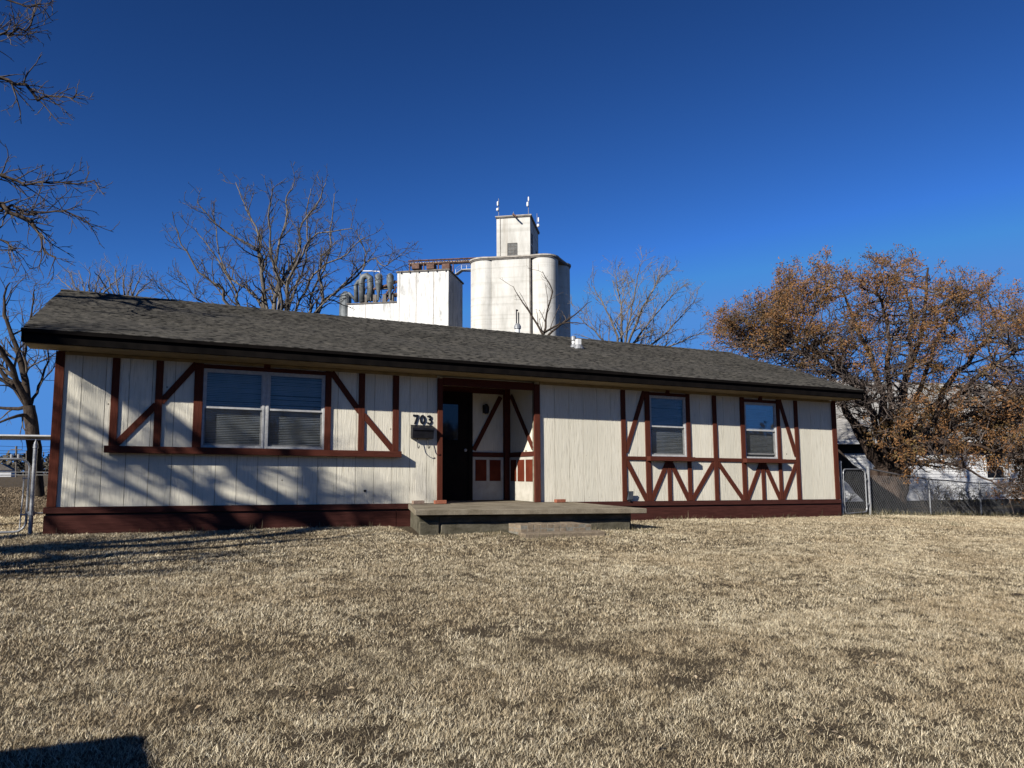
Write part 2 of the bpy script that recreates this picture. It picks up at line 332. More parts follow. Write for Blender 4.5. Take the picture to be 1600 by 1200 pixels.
def blades(name, N_, ymin, ymax, hw, wdt, seed, tilt=(35, 86), region=None, mat=None, keep=None, dark=False):
    r = rs(seed)
    if region is None:
        # sample in the wedge seen from the lawn, with a margin
        y = CAM[1]+np.sqrt(r.uniform((ymin-CAM[1])**2, (ymax-CAM[1])**2, N_)); t = y-CAM[1]
        x = CAM[0]+r.uniform(-.151*t-2.5, 1.70*t+3.5)
    else:
        x = r.uniform(region[0], region[1], N_); y = r.uniform(region[2], region[3], N_)
    k = ~in_house(x, y)
    n1, n2, n3, n4 = vn(x, y, 1.1, 201), vn(x, y, .33, 202), vn(x, y, .11, 203), vn(x, y, .05, 204)
    clump = (n1-.5)*1.1+(n2-.5)*.9
    k &= r.rand(N_) < np.clip(1.35-1.1*np.clip((n3*.55+n4*.45)-.38, 0, 1)*2.2-.8*np.clip(n2-.62, 0, 1)*1.6, .12, 1)
    for bx, by, br in BP:
        d = np.hypot((x-bx)*.75, (y-by)*1.1)/br; ang = np.arctan2(y-by, x-bx)
        d = d*(1+.3*np.sin(ang*3+bx)+.25*np.sin(ang*7+by)+.25*np.sin(x*23+by)*np.sin(y*27+bx)); k &= (d > 1) | (r.rand(N_) < .22+.78*np.clip(d, 0, 1)**3)
    if keep is not None: k &= keep(x, y)
    x, y, clump, n3 = x[k], y[k], clump[k], n3[k]; n_ = len(x); z = gz(x, y)
    L = r.uniform(hw[0], hw[1], n_)*(1+.15*clump)*np.where(r.rand(n_) < .03, 1.8, 1); a = r.uniform(0, 2*math.pi, n_); ti = np.radians(r.uniform(tilt[0], tilt[1], n_))
    dx, dy, dz = np.sin(ti)*np.cos(a), np.sin(ti)*np.sin(a), np.cos(ti)
    fa = a+math.pi/2+r.uniform(-.8, .8, n_); wx, wy = np.cos(fa)*wdt/2, np.sin(fa)*wdt/2
    b = np.stack([x, y, z-.004], -1); D = np.stack([dx, dy, dz], -1); Wv = np.stack([wx, wy, 0*wx], -1)
    up = np.array([0, 0, 1.]); mid = b+(D*.6+up*.16)*L[:, None]*.75; tip = mid+(D*.8-up*.06*r.rand(n_)[:, None])*L[:, None]*.6
    V = np.stack([b-Wv, b+Wv, mid+Wv*.8, mid-Wv*.8, tip], 1).reshape(-1, 3)
    i = np.arange(n_)*5; F = np.stack([i, i+1, i+2, i+3], -1); F2 = np.stack([i+3, i+2, i+4, i+4], -1)
    me = bpy.data.meshes.new(name); me.vertices.add(n_*5); me.vertices.foreach_set('co', V.astype(np.float32).ravel())
    loops = np.concatenate([F, F2[:, :3]], 1).ravel().astype(np.int32); me.loops.add(n_*7); me.loops.foreach_set('vertex_index', loops)
    st = np.stack([np.arange(n_)*7, np.arange(n_)*7+4], -1).ravel().astype(np.int32); me.polygons.add(n_*2); me.polygons.foreach_set('loop_start', st)
    c = r.beta(1.35, 1.15, n_)+.16*clump-.22*(n3-.45)
    for bx, by, br in BP:
        d = np.hypot((x-bx)*.75, (y-by)*1.1)/br; c -= .28*np.exp(-d*d)
    c = np.clip(c, 0, 1); c5 = np.repeat(c, 5)
    at = me.attributes.new('rnd', 'FLOAT', 'POINT'); at.data.foreach_set('value', c5.astype(np.float32)); me.update()
    o = bpy.data.objects.new(name, me); me.materials.append(mat or M['grass']); col.objects.link(o); return o
GD = 1.0
parts = [blades('lawn_grass', int(820000*GD), -10.6, -7.5, (.016, .042), .0024, 1),
         blades('lawn_grass', int(740000*GD), -7.5, -4.0, (.018, .042), .0033, 2),
         blades('lawn_grass', int(740000*GD), -4.0, 1.2, (.020, .045), .0050, 3, keep=lambda x, y: (y < 0) | (x > 15.8) | (x < 0)),
         blades('lawn_grass', 60000, 0, 0, (.03, .06), .008, 4, region=(15.9, 30, .5, 4)),
         blades('lawn_grass', 60000, 0, 0, (.03, .07), .009, 5, region=(-5.5, -.1, .3, 5))]
bk_ = [blades('side_yard_grass', 60000, 0, 0, (.03, .07), .012, 5, region=(-7, -.1, 5, 14), mat=M['grass2']), blades('side_yard_grass', 60000, 0, 0, (.04, .09), .02, 6, region=(-10, -.5, 14, 36), mat=M['grass2'])]
with bpy.context.temp_override(active_object=bk_[0], selected_editable_objects=bk_, selected_objects=bk_): bpy.ops.object.join()
bk_[0]['kind'] = 'stuff'; bk_[0]['label'] = 'brown leaf strewn side yard grass beyond the tube gate, coloured darker for tree shade'; bk_[0]['category'] = 'grass'
vg = parts[0]
with bpy.context.temp_override(active_object=vg, selected_editable_objects=parts, selected_objects=parts): bpy.ops.object.join()
vg['kind'] = 'stuff'; vg['label'] = 'dormant straw coloured grass covering the front lawn'; vg['category'] = 'grass'
# taller weeds where the mower cannot reach
def near_edges(x, y): return ((y > -.35) & ((x < 5.1) | (x > 9.2))) | ((np.hypot((x-7.1)/2.2, (y+1.45)/.95) < 1.15)) | (x > 16)
wd = blades('edge_weeds', 20000, 0, 0, (.05, .12), .006, 9, tilt=(5, 55), region=(-.5, 16.6, -2.7, -.06), mat=M['weed'],
    keep=lambda x, y: near_edges(x, y) & (np.sin(x*5+1)*np.sin(x*2.3) > -.1) & (np.sin(x*37)*np.sin(y*29) > -.2) & ((y > -.2) | (x > 5)))
wd['kind'] = 'stuff'; wd['label'] = 'dark green and dry weeds along the porch foot and wall foot'; wd['category'] = 'weeds'
# scattered pale leaves
r = rs(11); lv = []; lf = []
spots = [(r.uniform(0, 1600), r.uniform(860, 1190)) for _ in range(70)]+[(510+r.normal()*40, 1095+r.normal()*18) for _ in range(22)]+[(1310+r.normal()*40, 1150+r.normal()*12) for _ in range(16)]+[(1100+r.normal()*30, 1065+r.normal()*8) for _ in range(8)]+[(1365+r.normal()*20, 1037+r.normal()*5) for _ in range(8)]
for a, b in spots:
    p = ground_px(a, b); s_ = r.uniform(.010, .022); t = r.uniform(0, 6.28); u = np.array([math.cos(t), math.sin(t), r.uniform(-.5, .5)])*s_; v_ = np.array([-math.sin(t), math.cos(t), r.uniform(-.5, .5)])*s_*.6
    c0 = p+np.array([0, 0, .028]); i = len(lv); lv += [c0-u, c0-v_*.9-u*.2+[0, 0, .004], c0+u, c0+v_+[0, 0, .006]]; lf.append((i, i+1, i+2, i+3))
o = quadmesh('fallen_leaves', np.array(lv), lf, 4, M['leaf_dry']); tag(o, 'pale dry leaves scattered over the lawn', 'leaves', kind='stuff')

# ------------------------------------------------------------------ the house
H = root('ranch_house', (7.8, 3.7, -.38+S*7.8), 'long cream single storey house with brown half timber boards and dark shingle roof', 'house')
WT = 2.27
OPEN = [(1.99, 3.90, .90, 2.15), (10.48, 11.40, .90, 2.15), (12.98, 13.90, .90, 2.13)]
def cut_panel(mb, a, b, y0, y1):
    segs = sorted({a, b}|{min(max(v, a), b) for o_ in OPEN for v in o_[:2]})
    for x0, x1 in zip(segs, segs[1:]):
        if x1-x0 < 1e-4: continue
        xm = (x0+x1)/2; hole = [o_ for o_ in OPEN if o_[0] < xm < o_[1]]
        if hole: mb.box(x0, x1, y0, y1, 0, hole[0][2]); mb.box(x0, x1, y0, y1, hole[0][3], WT)
        else: mb.box(x0, x1, y0, y1, 0, WT)
for lo, hi in ((0.0, 5.95), (7.85, 15.70)):
    sid = MB(); back = MB()
    g = [lo]+[k*.317+ (0 if lo < 5 else .04) for k in range(1, 50) if lo+.04 < k*.317+(0 if lo < 5 else .04) < hi-.04]+[hi]
    for a, b in zip(g, g[1:]):
        cut_panel(sid, a+.0035, b-.0035, 0, .014)
        a2, b2 = a, b
        cut_panel(back, a, b, .0141, .10)
    sid.build('siding', M['siding'], H, True); back.build('wall_sheathing', M['groove'], H, True)
# entry recess: side walls and back wall
RB = 1.25; wl = MB()
wl.box(5.83, 5.95, .10, RB, 0, WT); wl.box(7.88, 8.0, .10, RB, 0, WT); wl.box(5.95, 7.88, RB, RB+.12, 0, WT)
wl.build('entry_wall', M['siding'], H, True)
MB().box(5.83, 8.0, 0, RB, -.10, -.004).build('entry_floor', M['concrete'], H, True)
MB().box(5.83, 8.0, .11, RB, WT, WT+.03).build('entry_ceiling', M['panel_white'], H, True)
# other outer walls
ow = MB(); ow.box(0, .12, .1005, 7.4, -.1, 2.3); ow.box(15.58, 15.70, .1005, 7.4, -.1, 2.3); ow.box(.12, 15.58, 7.28, 7.4, -.1, 2.3)
rz = lambda y: 2.47+(y+.62)/3
for x0, x1 in ((0, .12), (15.58, 15.7)):
    ow.prism([(0.02, 2.3), (7.38, 2.3), (3.7, 3.62)], 'x', x0+.002, x1-.002)
ow.build('side_and_rear_wall', M['siding'], H, True)
MB().box(.12, 15.58, .10, 7.28, -.14, -.11).build('floor_deck', M['dark'], H, True)
MB().box(.12, 5.8, .12, 7.2, 2.28, 2.30).box(8.02, 15.5, .12, 7.2, 2.28, 2.30).build('inner_ceiling', M['dark'], H, True)
# skirt
for x0, x1 in ((-.07, 5.15), (8.9, 15.74), (5.15, 8.9)):
    MB().box(x0, x1-.003, -.045, -.001, -.095, -.004).build('skirt_ledge', M['skirt'], H, True, bevel=.004)
    MB().box(x0+.01, x1-.003, -.030, .06, -.50, -.125).build('skirt_board', M['skirt'], H, True)
    MB().box(x0+.03, x1-.003, -.006, .05, -.125, -.095).build('skirt_gap', M['dark'], H, True)
MB().box(-.05, 0.0, .062, 7.4, -.5, -.01).build('skirt_board', M['skirt'], H, True)
# timber boards --------------------------------------------------------
PY0, PY1 = -.028, -.001
def post(x, z0, z1, wd=.105, y=PY0, y1=PY1): MB().box(x, x+wd, y, y1, z0, z1).build('timber_post', M['brown_v'], H, True, bevel=.003)
def rail(x0, x1, z0, z1, y=PY0, y1=PY1): MB().box(x0, x1, y, y1, z0, z1).build('timber_rail', M['brown_h'], H, True, bevel=.003)
def brace(p, q, wd=.095, y=PY0+.004):
    p = np.array(p, float); q = np.array(q, float); d = (q-p)/np.linalg.norm(q-p)*.05; p = p-d; q = q+d; MB().board(p, q, wd, y, PY1).build('timber_brace', M['brown_v'], H, True, bevel=.002)
post(-.035, 0, WT, .12); MB().box(-.035, -.004, -.001, .1, 0, WT).build('corner_board', M['brown_v'], H, True)
post(15.60, 0, WT, .11); MB().box(15.704, 15.73, -.03, .1, 0, WT).build('corner_board', M['brown_v'], H, True)
for x in (.71, 1.31): post(x, .90, 2.22)
post(1.86, .90, 2.22, .13); post(3.90, .90, 2.22, .10)
for x in (4.47, 5.075): post(x, .90, 2.22)
post(5.895, 0, 2.22, .09, -.05); post(7.825, 0, 2.22, .115, -.055)
rail(5.99, 7.82, 2.10, 2.24, -.045); rail(1.99, 3.90, 2.15, 2.21)
MB().box(2.90, 3.0, PY0-.004, PY1, 2.21, WT-.005).build('timber_block', M['brown_v'], H, True)
brace((.82, .93), (1.30, 1.50)); brace((1.43, 1.62), (1.85, 2.17)); brace((4.03, 2.17), (4.46, 1.60)); brace((4.59, 1.47), (5.07, .93))
# right half
post(9.785, 0, 2.22); post(10.36, 0, 2.22, .118); post(11.405, 0, 2.22, .095); post(12.10, 0, 2.22); post(12.86, 0, 2.22, .115); post(13.905, 0, 2.22, .09); post(14.43, 0, 2.22)
rail(10.48, 11.40, 2.15, 2.21); rail(12.98, 13.90, 2.13, 2.19)
for x in (10.89, 13.40): post(x, 0, .80, .09)
for x, z in ((10.89, 2.21), (13.40, 2.19)): MB().box(x, x+.09, PY0-.004, PY1, z, WT-.005).build('timber_block', M['brown_v'], H, True)
for a, b in ((9.89, 10.36), (11.50, 12.10), (12.205, 12.86), (13.995, 14.43)): rail(a, b, .815, .89)
for p, q in (((9.91, .77), (10.34, .05)), ((10.50, .05), (10.87, .74)), ((11.00, .74), (11.39, .05)), ((11.53, .05), (12.07, .76)), ((12.23, .76), (12.83, .05)),
             ((13.0, .05), (13.37, .74)), ((13.52, .74), (13.89, .05)), ((14.02, .05), (14.41, .76)), ((9.90, 1.02), (10.34, 2.17)), ((14.02, 2.17), (14.42, 1.02))):
    brace(p, q)
# projecting sills
MB().box(.66, 5.20, -.155, PY0-.002, .79, .895).build('window_ledge', M['brown_h'], H, True, bevel=.004)
MB().box(10.37, 11.50, -.155, PY0-.002, .805, .895).build('window_ledge', M['brown_h'], H, True, bevel=.004)
MB().box(12.87, 14.0, -.155, PY0-.002, .80, .89).build('window_ledge', M['brown_h'], H, True, bevel=.004)
# frieze board under the eave
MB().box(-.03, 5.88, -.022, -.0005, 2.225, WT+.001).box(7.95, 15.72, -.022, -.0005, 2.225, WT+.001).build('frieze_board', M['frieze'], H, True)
# windows --------------------------------------------------------------
def window(x0, x1, z0, z1, zm, y=.005, label=None, lower_lift=0):
    fr_ = MB(); t = .035
    fr_.box(x0, x0+t, y-.012, y+.06, z0, z1); fr_.box(x1-t, x1, y-.012, y+.06, z0, z1); fr_.box(x0+t, x1-t, y-.012, y+.06, z1-t, z1); fr_.box(x0+t, x1-t, y-.012, y+.06, z0, z0+t)
    wn = fr_.build('window', M['alu'], H, True, bevel=.003)
    if label: wn['label'] = label
    up = MB(); a, b = x0+t, x1-t; u = .022
    up.box(a, a+u, y, y+.02, zm, z1-t); up.box(b-u, b, y, y+.02, zm, z1-t); up.box(a+u, b-u, y, y+.02, z1-t-u, z1-t); up.box(a+u, b-u, y, y+.02, zm, zm+.03)
    up.build('sash', M['alu'], wn, True)
    lo = MB(); zl = z0+t+lower_lift; zt = zm-.004+lower_lift*.6
    lo.box(a, a+u, y+.026, y+.046, zl, zt+.03); lo.box(b-u, b, y+.026, y+.046, zl, zt+.03); lo.box(a+u, b-u, y+.026, y+.046, zl, zl+.03); lo.box(a+u, b-u, y+.026, y+.046, zt, zt+.03)
    lo.build('sash', M['alu'], wn, True)
    g = MB(); g.box(a+u, b-u, y+.008, y+.011, zm+.03, z1-t-u); g.build('pane', M['glass'], wn, True)
    g = MB(); g.box(a+u, b-u, y+.034, y+.037, zl+.03, zt); g.build('pane', M['glass'], wn, True)
    MB().add([(a, y-.002, z0+t), (b, y-.002, z0+t), (b, y-.002, zm-.002), (a, y-.002, zm-.002)], [(0, 1, 2, 3)]).build('insect_screen', M['mesh'], wn, True)
    bl = MB(); zz = z0+.05; i = 0; rr = random.Random(int(x0*10))
    while zz < z1-.05:
        dz = rr.uniform(-.002, .002); sg = rr.uniform(-.004, .004)
        bl.add([(x0+.04, y+.075, zz+dz), (x1-.04, y+.075, zz+dz+sg), (x1-.04, y+.095, zz+.024+dz+sg), (x0+.04, y+.095, zz+.024+dz)], [(0, 1, 2, 3)]); zz += .0275+(.012 if rr.random() < .06 else 0)
    bl.build('blind', M['blind'], wn, True)
    MB().box(x0-.05, x1+.05, .35, .36, z0-.1, z1+.1).build('room_backing', M['dark'], wn, True)
    return wn
window(1.99, 2.93, .90, 2.15, 1.52); window(2.96, 3.90, .90, 2.15, 1.52); MB().box(2.931, 2.959, 0.0, .07, .90, 2.15).build('window_mullion', M['alu'], H, True)
window(10.48, 11.40, .90, 2.15, 1.50); window(12.98, 13.90, .90, 2.13, 1.50, lower_lift=.05)
# roof -----------------------------------------------------------------
X0, X1 = -.40, 15.97; RY = 3.70
def roofz(y): return 2.475+(y+.62)*.3425 if y <= RY else 2.475+(RY+.62)*.3425-(y-RY)*.3425
rm = MB(); ny = 34; rr = random.Random(3)
for side in (0, 1):
    for k in range(ny):
        ya = -.62+k*(RY+.62)/ny; yb = ya+(RY+.62)/ny+.01
        if yb > RY: yb = RY
        za, zb = roofz(ya)+.014, roofz(yb)+.001
        if side: ya, yb = 2*RY-ya, 2*RY-yb
        # each course is a thin wedge with an exposed butt edge; a little waviness along x
        xs_ = np.linspace(X0, X1, 60); vs = []
        for x in xs_:
            wv = .010*math.sin(x*.9+k*.35)+.007*math.sin(x*2.3+k*.2)-(0.018*math.sin(math.pi*(x-X0)/(X1-X0))*math.sin(math.pi*k/ny))
            j = rr.uniform(-.0015, .0015)
            vs += [(x, ya, za-.013+wv), (x, ya, za+wv+j), (x, yb, zb+wv)]
        fs = []
        for i in range(59):
            a = i*3; fs += [(a, a+3, a+4, a+1), (a+1, a+4, a+5, a+2)]
        rm.add(vs, fs)
roof = rm.build('roof', M['shingle'], H, True)
dk = MB(); dk.prism([(-.60, 2.425), (RY, roofz(RY)-.05), (2*RY+.60, 2.425), (2*RY+.60, 2.385), (RY, roofz(RY)-.10), (-.60, 2.385)], 'x', X0+.03, X1-.03); dk.build('roof_deck', M['fascia'], roof, True)
cp = MB(); q = 0
while X0+q*.16 < X1-.05:
    x = X0+q*.16; xe = min(x+.19, X1); h0 = roofz(RY)+.016-.018*0
    sag = -.010*math.sin(math.pi*(x-X0)/(X1-X0)); e = rng.uniform(-.003, .003)
    cp.add([(x, RY-.13, h0-.045+sag+.004+e), (x, RY, h0+.012+sag+e), (x, RY+.13, h0-.045+sag+.004+e), (xe, RY-.13, h0-.045+sag), (xe, RY, h0+sag), (xe, RY+.13, h0-.045+sag)],
           [(0, 3, 4, 1), (1, 4, 5, 2), (0, 1, 2)]); q += 1
cp.build('ridge_cap', M['shingle'], roof, True)
MB().box(X0+.01, X1-.01, -.615, -.575, 2.285, 2.462).build('fascia', M['fascia'], roof, True, bevel=.004)
MB().box(X0-.004, X1+.004, -.655, -.616, 2.425, 2.475).build('drip_edge', M['fascia'], roof, True)
MB().box(X0+.01, X1-.01, 2*RY+.575, 2*RY+.615, 2.285, 2.45).build('fascia', M['fascia'], roof, True)
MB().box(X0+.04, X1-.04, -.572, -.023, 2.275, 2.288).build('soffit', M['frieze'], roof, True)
for xx in (X0, X1-.035):
    for sgn in (0, 1):
        P = [(-.615, 2.285), (RY, roofz(RY)-.20), (RY, roofz(RY)-.012), (-.615, 2.455)]
        if sgn: P = [(2*RY-a, b) for a, b in P]
        MB().prism(P, 'x', xx, xx+.035).build('rake_board', M['fascia'], roof, True)
for xa, xb in ((X0+.036, -.003), (15.705, X1-.036)):
    for sgn in (0, 1):
        P = [(-.57, 2.285), (RY, roofz(RY)-.20), (RY, roofz(RY)-.19), (-.57, 2.30)]
        if sgn: P = [(2*RY-a, b) for a, b in P]
        MB().prism(P, 'x', xa, xb).build('soffit', M['frieze'], roof, True)
# flue pipes on the roof
def pipe(x, y, z1, r_, mat, cap=None, name='vent_pipe'):
    m = MB(); z0 = roofz(y)-.05; m.lathe((x, y, 0), [(r_, z0), (r_, z1)], 14)
    o_ = m.build(name, mat, roof, True, smooth=False)
    c = MB(); c.lathe((x, y, 0), [(r_*2.1, z0+.03), (r_*1.05, z0+.12), (r_*1.02, z0+.13)], 14); c.build('pipe_collar', M['galv'], roof, True)
    if cap:
        c = MB(); c.lathe((x, y, 0), [(r_*1.05, z1-.12), (r_*1.45, z1-.10), (r_*1.45, z1-.02), (r_*1.05, z1)], 14); c.build('pipe_cap', cap, roof, True)
def zl(px_, py_, y): p_ = PY(px_, py_, y); return p_[0], p_[2]-S*p_[0]
vx, vz = zl(896, 525, 2.2); pipe(vx, 2.2, vz, .042, M['white_metal'], M['galv'])
vx, vz = zl(903.5, 530, 2.1); pp = MB(); pp.box(vx-.05, vx+.05, 2.05, 2.15, roofz(2.1)-.05, vz); pp.build('vent_pipe', M['white_metal'], roof, True)
MB().lathe((vx, 2.1, 0), [(.13, roofz(2.1)-.03), (.08, roofz(2.1)+.07), (.06, roofz(2.1)+.08)], 14).build('pipe_collar', M['galv'], roof, True)
pipe(9.45, 4.05, 4.12, .06, M['white_metal'])
c = MB(); c.lathe((9.45, 4.05, 0), [(.062, 4.12), (.085, 4.13), (.085, 4.20), (.05, 4.26)], 14); c.build('pipe_cap', M['galv'], roof, True)
c = MB(); c.tube([(9.42, 4.05, 4.26), (9.42, 4.05, 4.62)], .016, 8); c.tube([(9.48, 4.05, 4.26), (9.48, 4.05, 4.55)], .016, 8); c.tube([(9.41, 4.05, 4.60), (9.46, 4.05, 4.60)], .02, 8); c.build('flue_mast', M['black'], roof, True)
# entry: door, panels, light
D = MB(); D.box(6.06, 6.98, RB-.045, RB-.002, 0, 2.05); dr = D.build('front_door', M['door'], H, True)
f = MB(); f.box(5.97, 6.06, RB-.06, RB-.002, 0, 2.13); f.box(6.98, 7.07, RB-.06, RB-.002, 0, 2.13); f.box(6.06, 6.98, RB-.06, RB-.002, 2.05, 2.13); f.build('door_frame', M['door'], dr, True)
MB().box(6.28, 6.76, RB-.054, RB-.046, 1.18, 1.88).build('door_pane', M['doorglass'], dr, True)
f = MB(); f.box(6.25, 6.28, RB-.06, RB-.046, 1.15, 1.91); f.box(6.76, 6.79, RB-.06, RB-.046, 1.15, 1.91); f.box(6.28, 6.76, RB-.06, RB-.046, 1.15, 1.18); f.box(6.28, 6.76, RB-.06, RB-.046, 1.88, 1.91); f.build('pane_frame', M['door'], dr, True)
k = MB(); k.lathe((0, 0, 0), [(.012, 0), (.012, .03), (.028, .04), (.03, .06), (.015, .075)], 12)
kv = np.concatenate(k.v); k.v = [np.stack([kv[:, 0]+6.90, RB-.046-kv[:, 2], kv[:, 1]+.98], -1)]; k.build('door_knob', M['alu'], dr, True)
# back wall of recess: boards and lower panel
by = RB-.03
MB().box(7.76, 7.878, RB-.10, RB-.001, 0, 2.24).build('timber_post', M['brown_v'], H, True)
MB().box(7.07, 7.76, by, RB-.001, .86, .95).build('timber_rail', M['brown_h'], H, True)
MB().box(5.96, 7.76, by, RB-.001, 2.13, 2.24).build('timber_rail', M['brown_h'], H, True)
MB().board((7.11, .99), (7.70, 2.08), .085, by, RB-.001).build('timber_brace', M['brown_v'], H, True)
pn_ = MB().box(7.08, 7.755, RB-.025, RB-.002, .005, .85).build('lower_panel', M['panel_white'], H, True)
for a, b in ((7.14, 7.38), (7.45, 7.69)): MB().box(a, b, RB-.032, RB-.0255, .38, .80).build('inset_panel', M['panel_red'], pn_, True)
# right side wall of recess (plane x = 7.88)
xr = 7.879
pn_ = MB().box(xr-.023, xr, .04, RB-.11, .005, .85).build('lower_panel', M['panel_white'], H, True)
for a, b in ((.11, .40), (.47, .76), (.83, 1.08)): MB().box(xr-.030, xr-.0235, a, b, .38, .80).build('inset_panel', M['panel_red'], pn_, True)
MB().box(xr-.03, xr, .03, RB-.11, .86, .95).build('timber_rail', M['brown_h'], H, True)
bb = MB(); P0 = np.array([.10, 1.0]); P1 = np.array([1.08, 2.10]); d_ = (P1-P0)/np.linalg.norm(P1-P0); nn = np.array([-d_[1], d_[0]])*.0425
bb.prism([P0+nn, P1+nn, P1-nn, P0-nn], 'x', xr-.03, xr); bb.build('timber_brace', M['brown_v'], H, True)
lt = MB(); lt.lathe((7.35, RB-.09, 1.82), [(.03, -.10), (.055, -.08), (.06, .04), (.03, .09), (.01, .10)], 12); lt.box(7.33, 7.37, RB-.09, RB-.002, 1.80, 1.84); lt.box(7.31, 7.39, RB-.02, RB-.002, 1.74, 1.90); lt.build('porch_light', M['black'], H, True)
# house number 703
def digits():
    def arcpts(cx, cz, rx, rz_, a0, a1, n_=14): return [(cx+rx*math.cos(math.radians(a0+(a1-a0)*i/n_)), cz+rz_*math.sin(math.radians(a0+(a1-a0)*i/n_))) for i in range(n_+1)]
    h = .165; wd = .095; t = .030
    def stroke(mb, pts, x, z, t_=t):
        # flat mitred ribbon
        pts = np.array(pts); d = np.gradient(pts, axis=0); d /= np.linalg.norm(d, axis=1, keepdims=True); nn = np.stack([-d[:, 1], d[:, 0]], -1)*t_/2
        L_, R_ = pts+nn, pts-nn; n_ = len(pts); vs = []
        for yy in (-.016, -.001):
            vs += [(x+a[0], yy, z+a[1]) for a in L_]+[(x+a[0], yy, z+a[1]) for a in R_]
        fs = []; m2 = 2*n_
        for i in range(n_-1):
            fs += [(i, i+1, n_+i+1, n_+i), (m2+i, m2+n_+i, m2+n_+i+1, m2+i+1), (i, m2+i, m2+i+1, i+1), (n_+i, n_+i+1, m2+n_+i+1, m2+n_+i)]
        fs += [(0, n_, m2+n_, m2), (n_-1, m2+n_-1, m2+2*n_-1, 2*n_-1)]
        mb.add(vs, fs)
    x, z = 5.445, 1.385
    a = MB(); stroke(a, [(-.002, h-t/2), (.05, h-t/2), (wd, h-t/2)], x, z); a.prism([(x+.062, z+h-t), (x+wd, z+h-t*.98), (x+wd, z+h-t-.012), (x+.058, z), (x+.018, z)], 'y', -.0155, -.0012)
    a.build('digit_seven', M['black'], H, True)
    x += .128; a = MB(); stroke(a, arcpts(wd/2, h/2, wd/2-t/2+.004, h/2-t/2, 0, 358, 30)+[(wd-t/2+.004, h/2)], x, z, .032); a.build('digit_zero', M['black'], H, True)
    x += .130; a = MB()
    stroke(a, arcpts(.042, h-.046, .033, .032, 160, -80, 16), x, z, .028); stroke(a, arcpts(.042, .049, .037, .036, 85, -160, 16), x, z, .028); stroke(a, [(.03, .088), (.05, .088)], x, z, .024)
    a.build('digit_three', M['black'], H, True)
digits()
# mailbox under the number
mbx = root('mailbox', (5.60, -.05, 1.06+S*5.6), 'black wall mailbox with two hanging newspaper hooks under the house number', 'mailbox')
x0, x1, zt, zb = 5.395, 5.80, 1.325, 1.13
m = MB(); m.prism([(-.003, zb), (-.003, zt+.03), (-.03, zt+.03), (-.135, zt-.02), (-.135, zt-.03), (-.105, zb)], 'x', x0+.006, x1-.006); m.build('box_body', M['black'], mbx, True, bevel=.004)
m = MB(); m.prism([(-.004, zt+.034), (-.004, zt+.044), (-.035, zt+.040), (-.150, zt-.016), (-.150, zt-.05), (-.144, zt-.05), (-.142, zt-.022), (-.032, zt+.032)], 'x', x0, x1); m.build('lid', M['black'], mbx, True)
for xx in (x0+.115, x1-.10):
    pts = [(xx, -.06, zb+.01), (xx, -.075, zb-.06), (xx, -.085, zb-.13)]+[(xx, -.085-.045+.045*math.cos(a), zb-.13-.045*math.sin(a)) for a in np.linspace(.3, 3.1, 8)]
    MB().tube(pts, .007, 6).build('newspaper_hook', M['black'], mbx, True)
# outlet on the low wall
ob = MB(); ob.box(4.585, 4.625, -.012, -.001, .20, .235); tag(ob.build('wall_knob', M['black'], H, True))
# ------------------------------------------------------------------ porch
P = root('concrete_porch', (7.1, -.8, gz(7.1, -1.4)), 'weathered concrete porch slab on a block base before the front door', 'porch')
m = MB(); rr = random.Random(5)
top = [(5.36, -.048, -.005), (8.64, -.048, -.005), (9.24, -1.60, -.065), (4.98, -1.60, -.035)]
front = [(4.98+(9.24-4.98)*i/24, -1.60+rr.uniform(-.006, .006), -.035-.030*i/24) for i in range(25)]
pl = [top[1], top[0]]+front; n_ = len(pl)
vs = [p for p in pl]+[(a, b, c-.085) for a, b, c in pl]
m.add(vs, [tuple(range(n_)), tuple(range(2*n_-1, n_-1, -1))]+[(i, i+n_, (i+1) % n_+n_, (i+1) % n_) for i in range(n_)])
m.build('slab', M['concrete'], P, True, bevel=.006)
m = MB(); m.prism([(5.12, -1.42), (9.02, -1.42), (8.60, -.05), (5.40, -.05)], 'z', -.60, -.122); m.build('base_wall', M['block'], P, True)
m = MB(); m.prism([(5.10, -1.46), (5.42, -1.455), (5.42, -1.425), (5.10, -1.425)], 'z', -.60, -.23); m.build('base_block', M['block'], P, True, bevel=.01)
m = MB(); m.prism([(5.46, -1.455), (8.98, -1.455), (8.98, -1.425), (5.46, -1.425)], 'z', -.60, -.26); m.build('base_wall', M['block'], P, True, bevel=.01)
m = MB(); m.box(5.44, 8.9, -1.44, -1.40, -.245, -.15); m.build('base_wall', M['block'], P, True)
# steps of brick
st = root('brick_step', (7.2, -1.9, gz(7.2, -1.9)), 'low brown brick step in front of the porch', 'step')
m = MB(); rr = random.Random(8)
zt = -.275
for i in range(11):
    for j in range(2):
        for kk in range(2):
            a = 6.60+i*.118; y0 = -1.95+j*.235
            m.box(a+.004, a+.112+rr.uniform(-.002, .002), y0+rr.uniform(0, .006), y0+.225, zt-.065*(kk+1)+.006+rr.uniform(-.003, .003), zt-.065*kk+rr.uniform(-.004, .004)-(.02 if i > 9 else 0))
m.build('brick_course', M['brick_tan'], st, True, bevel=.004)
MB().box(6.605, 7.88, -1.945, -1.49, -.55, zt-.012).build('mortar_bed', M['mortar'], st, True)
m = MB(); m.prism([(6.50, -2.30), (7.95, -2.28), (8.05, -1.96), (6.55, -1.952)], 'z', -.52, -.385); m.build('lower_slab', M['brick_tan'], st, True, bevel=.012)
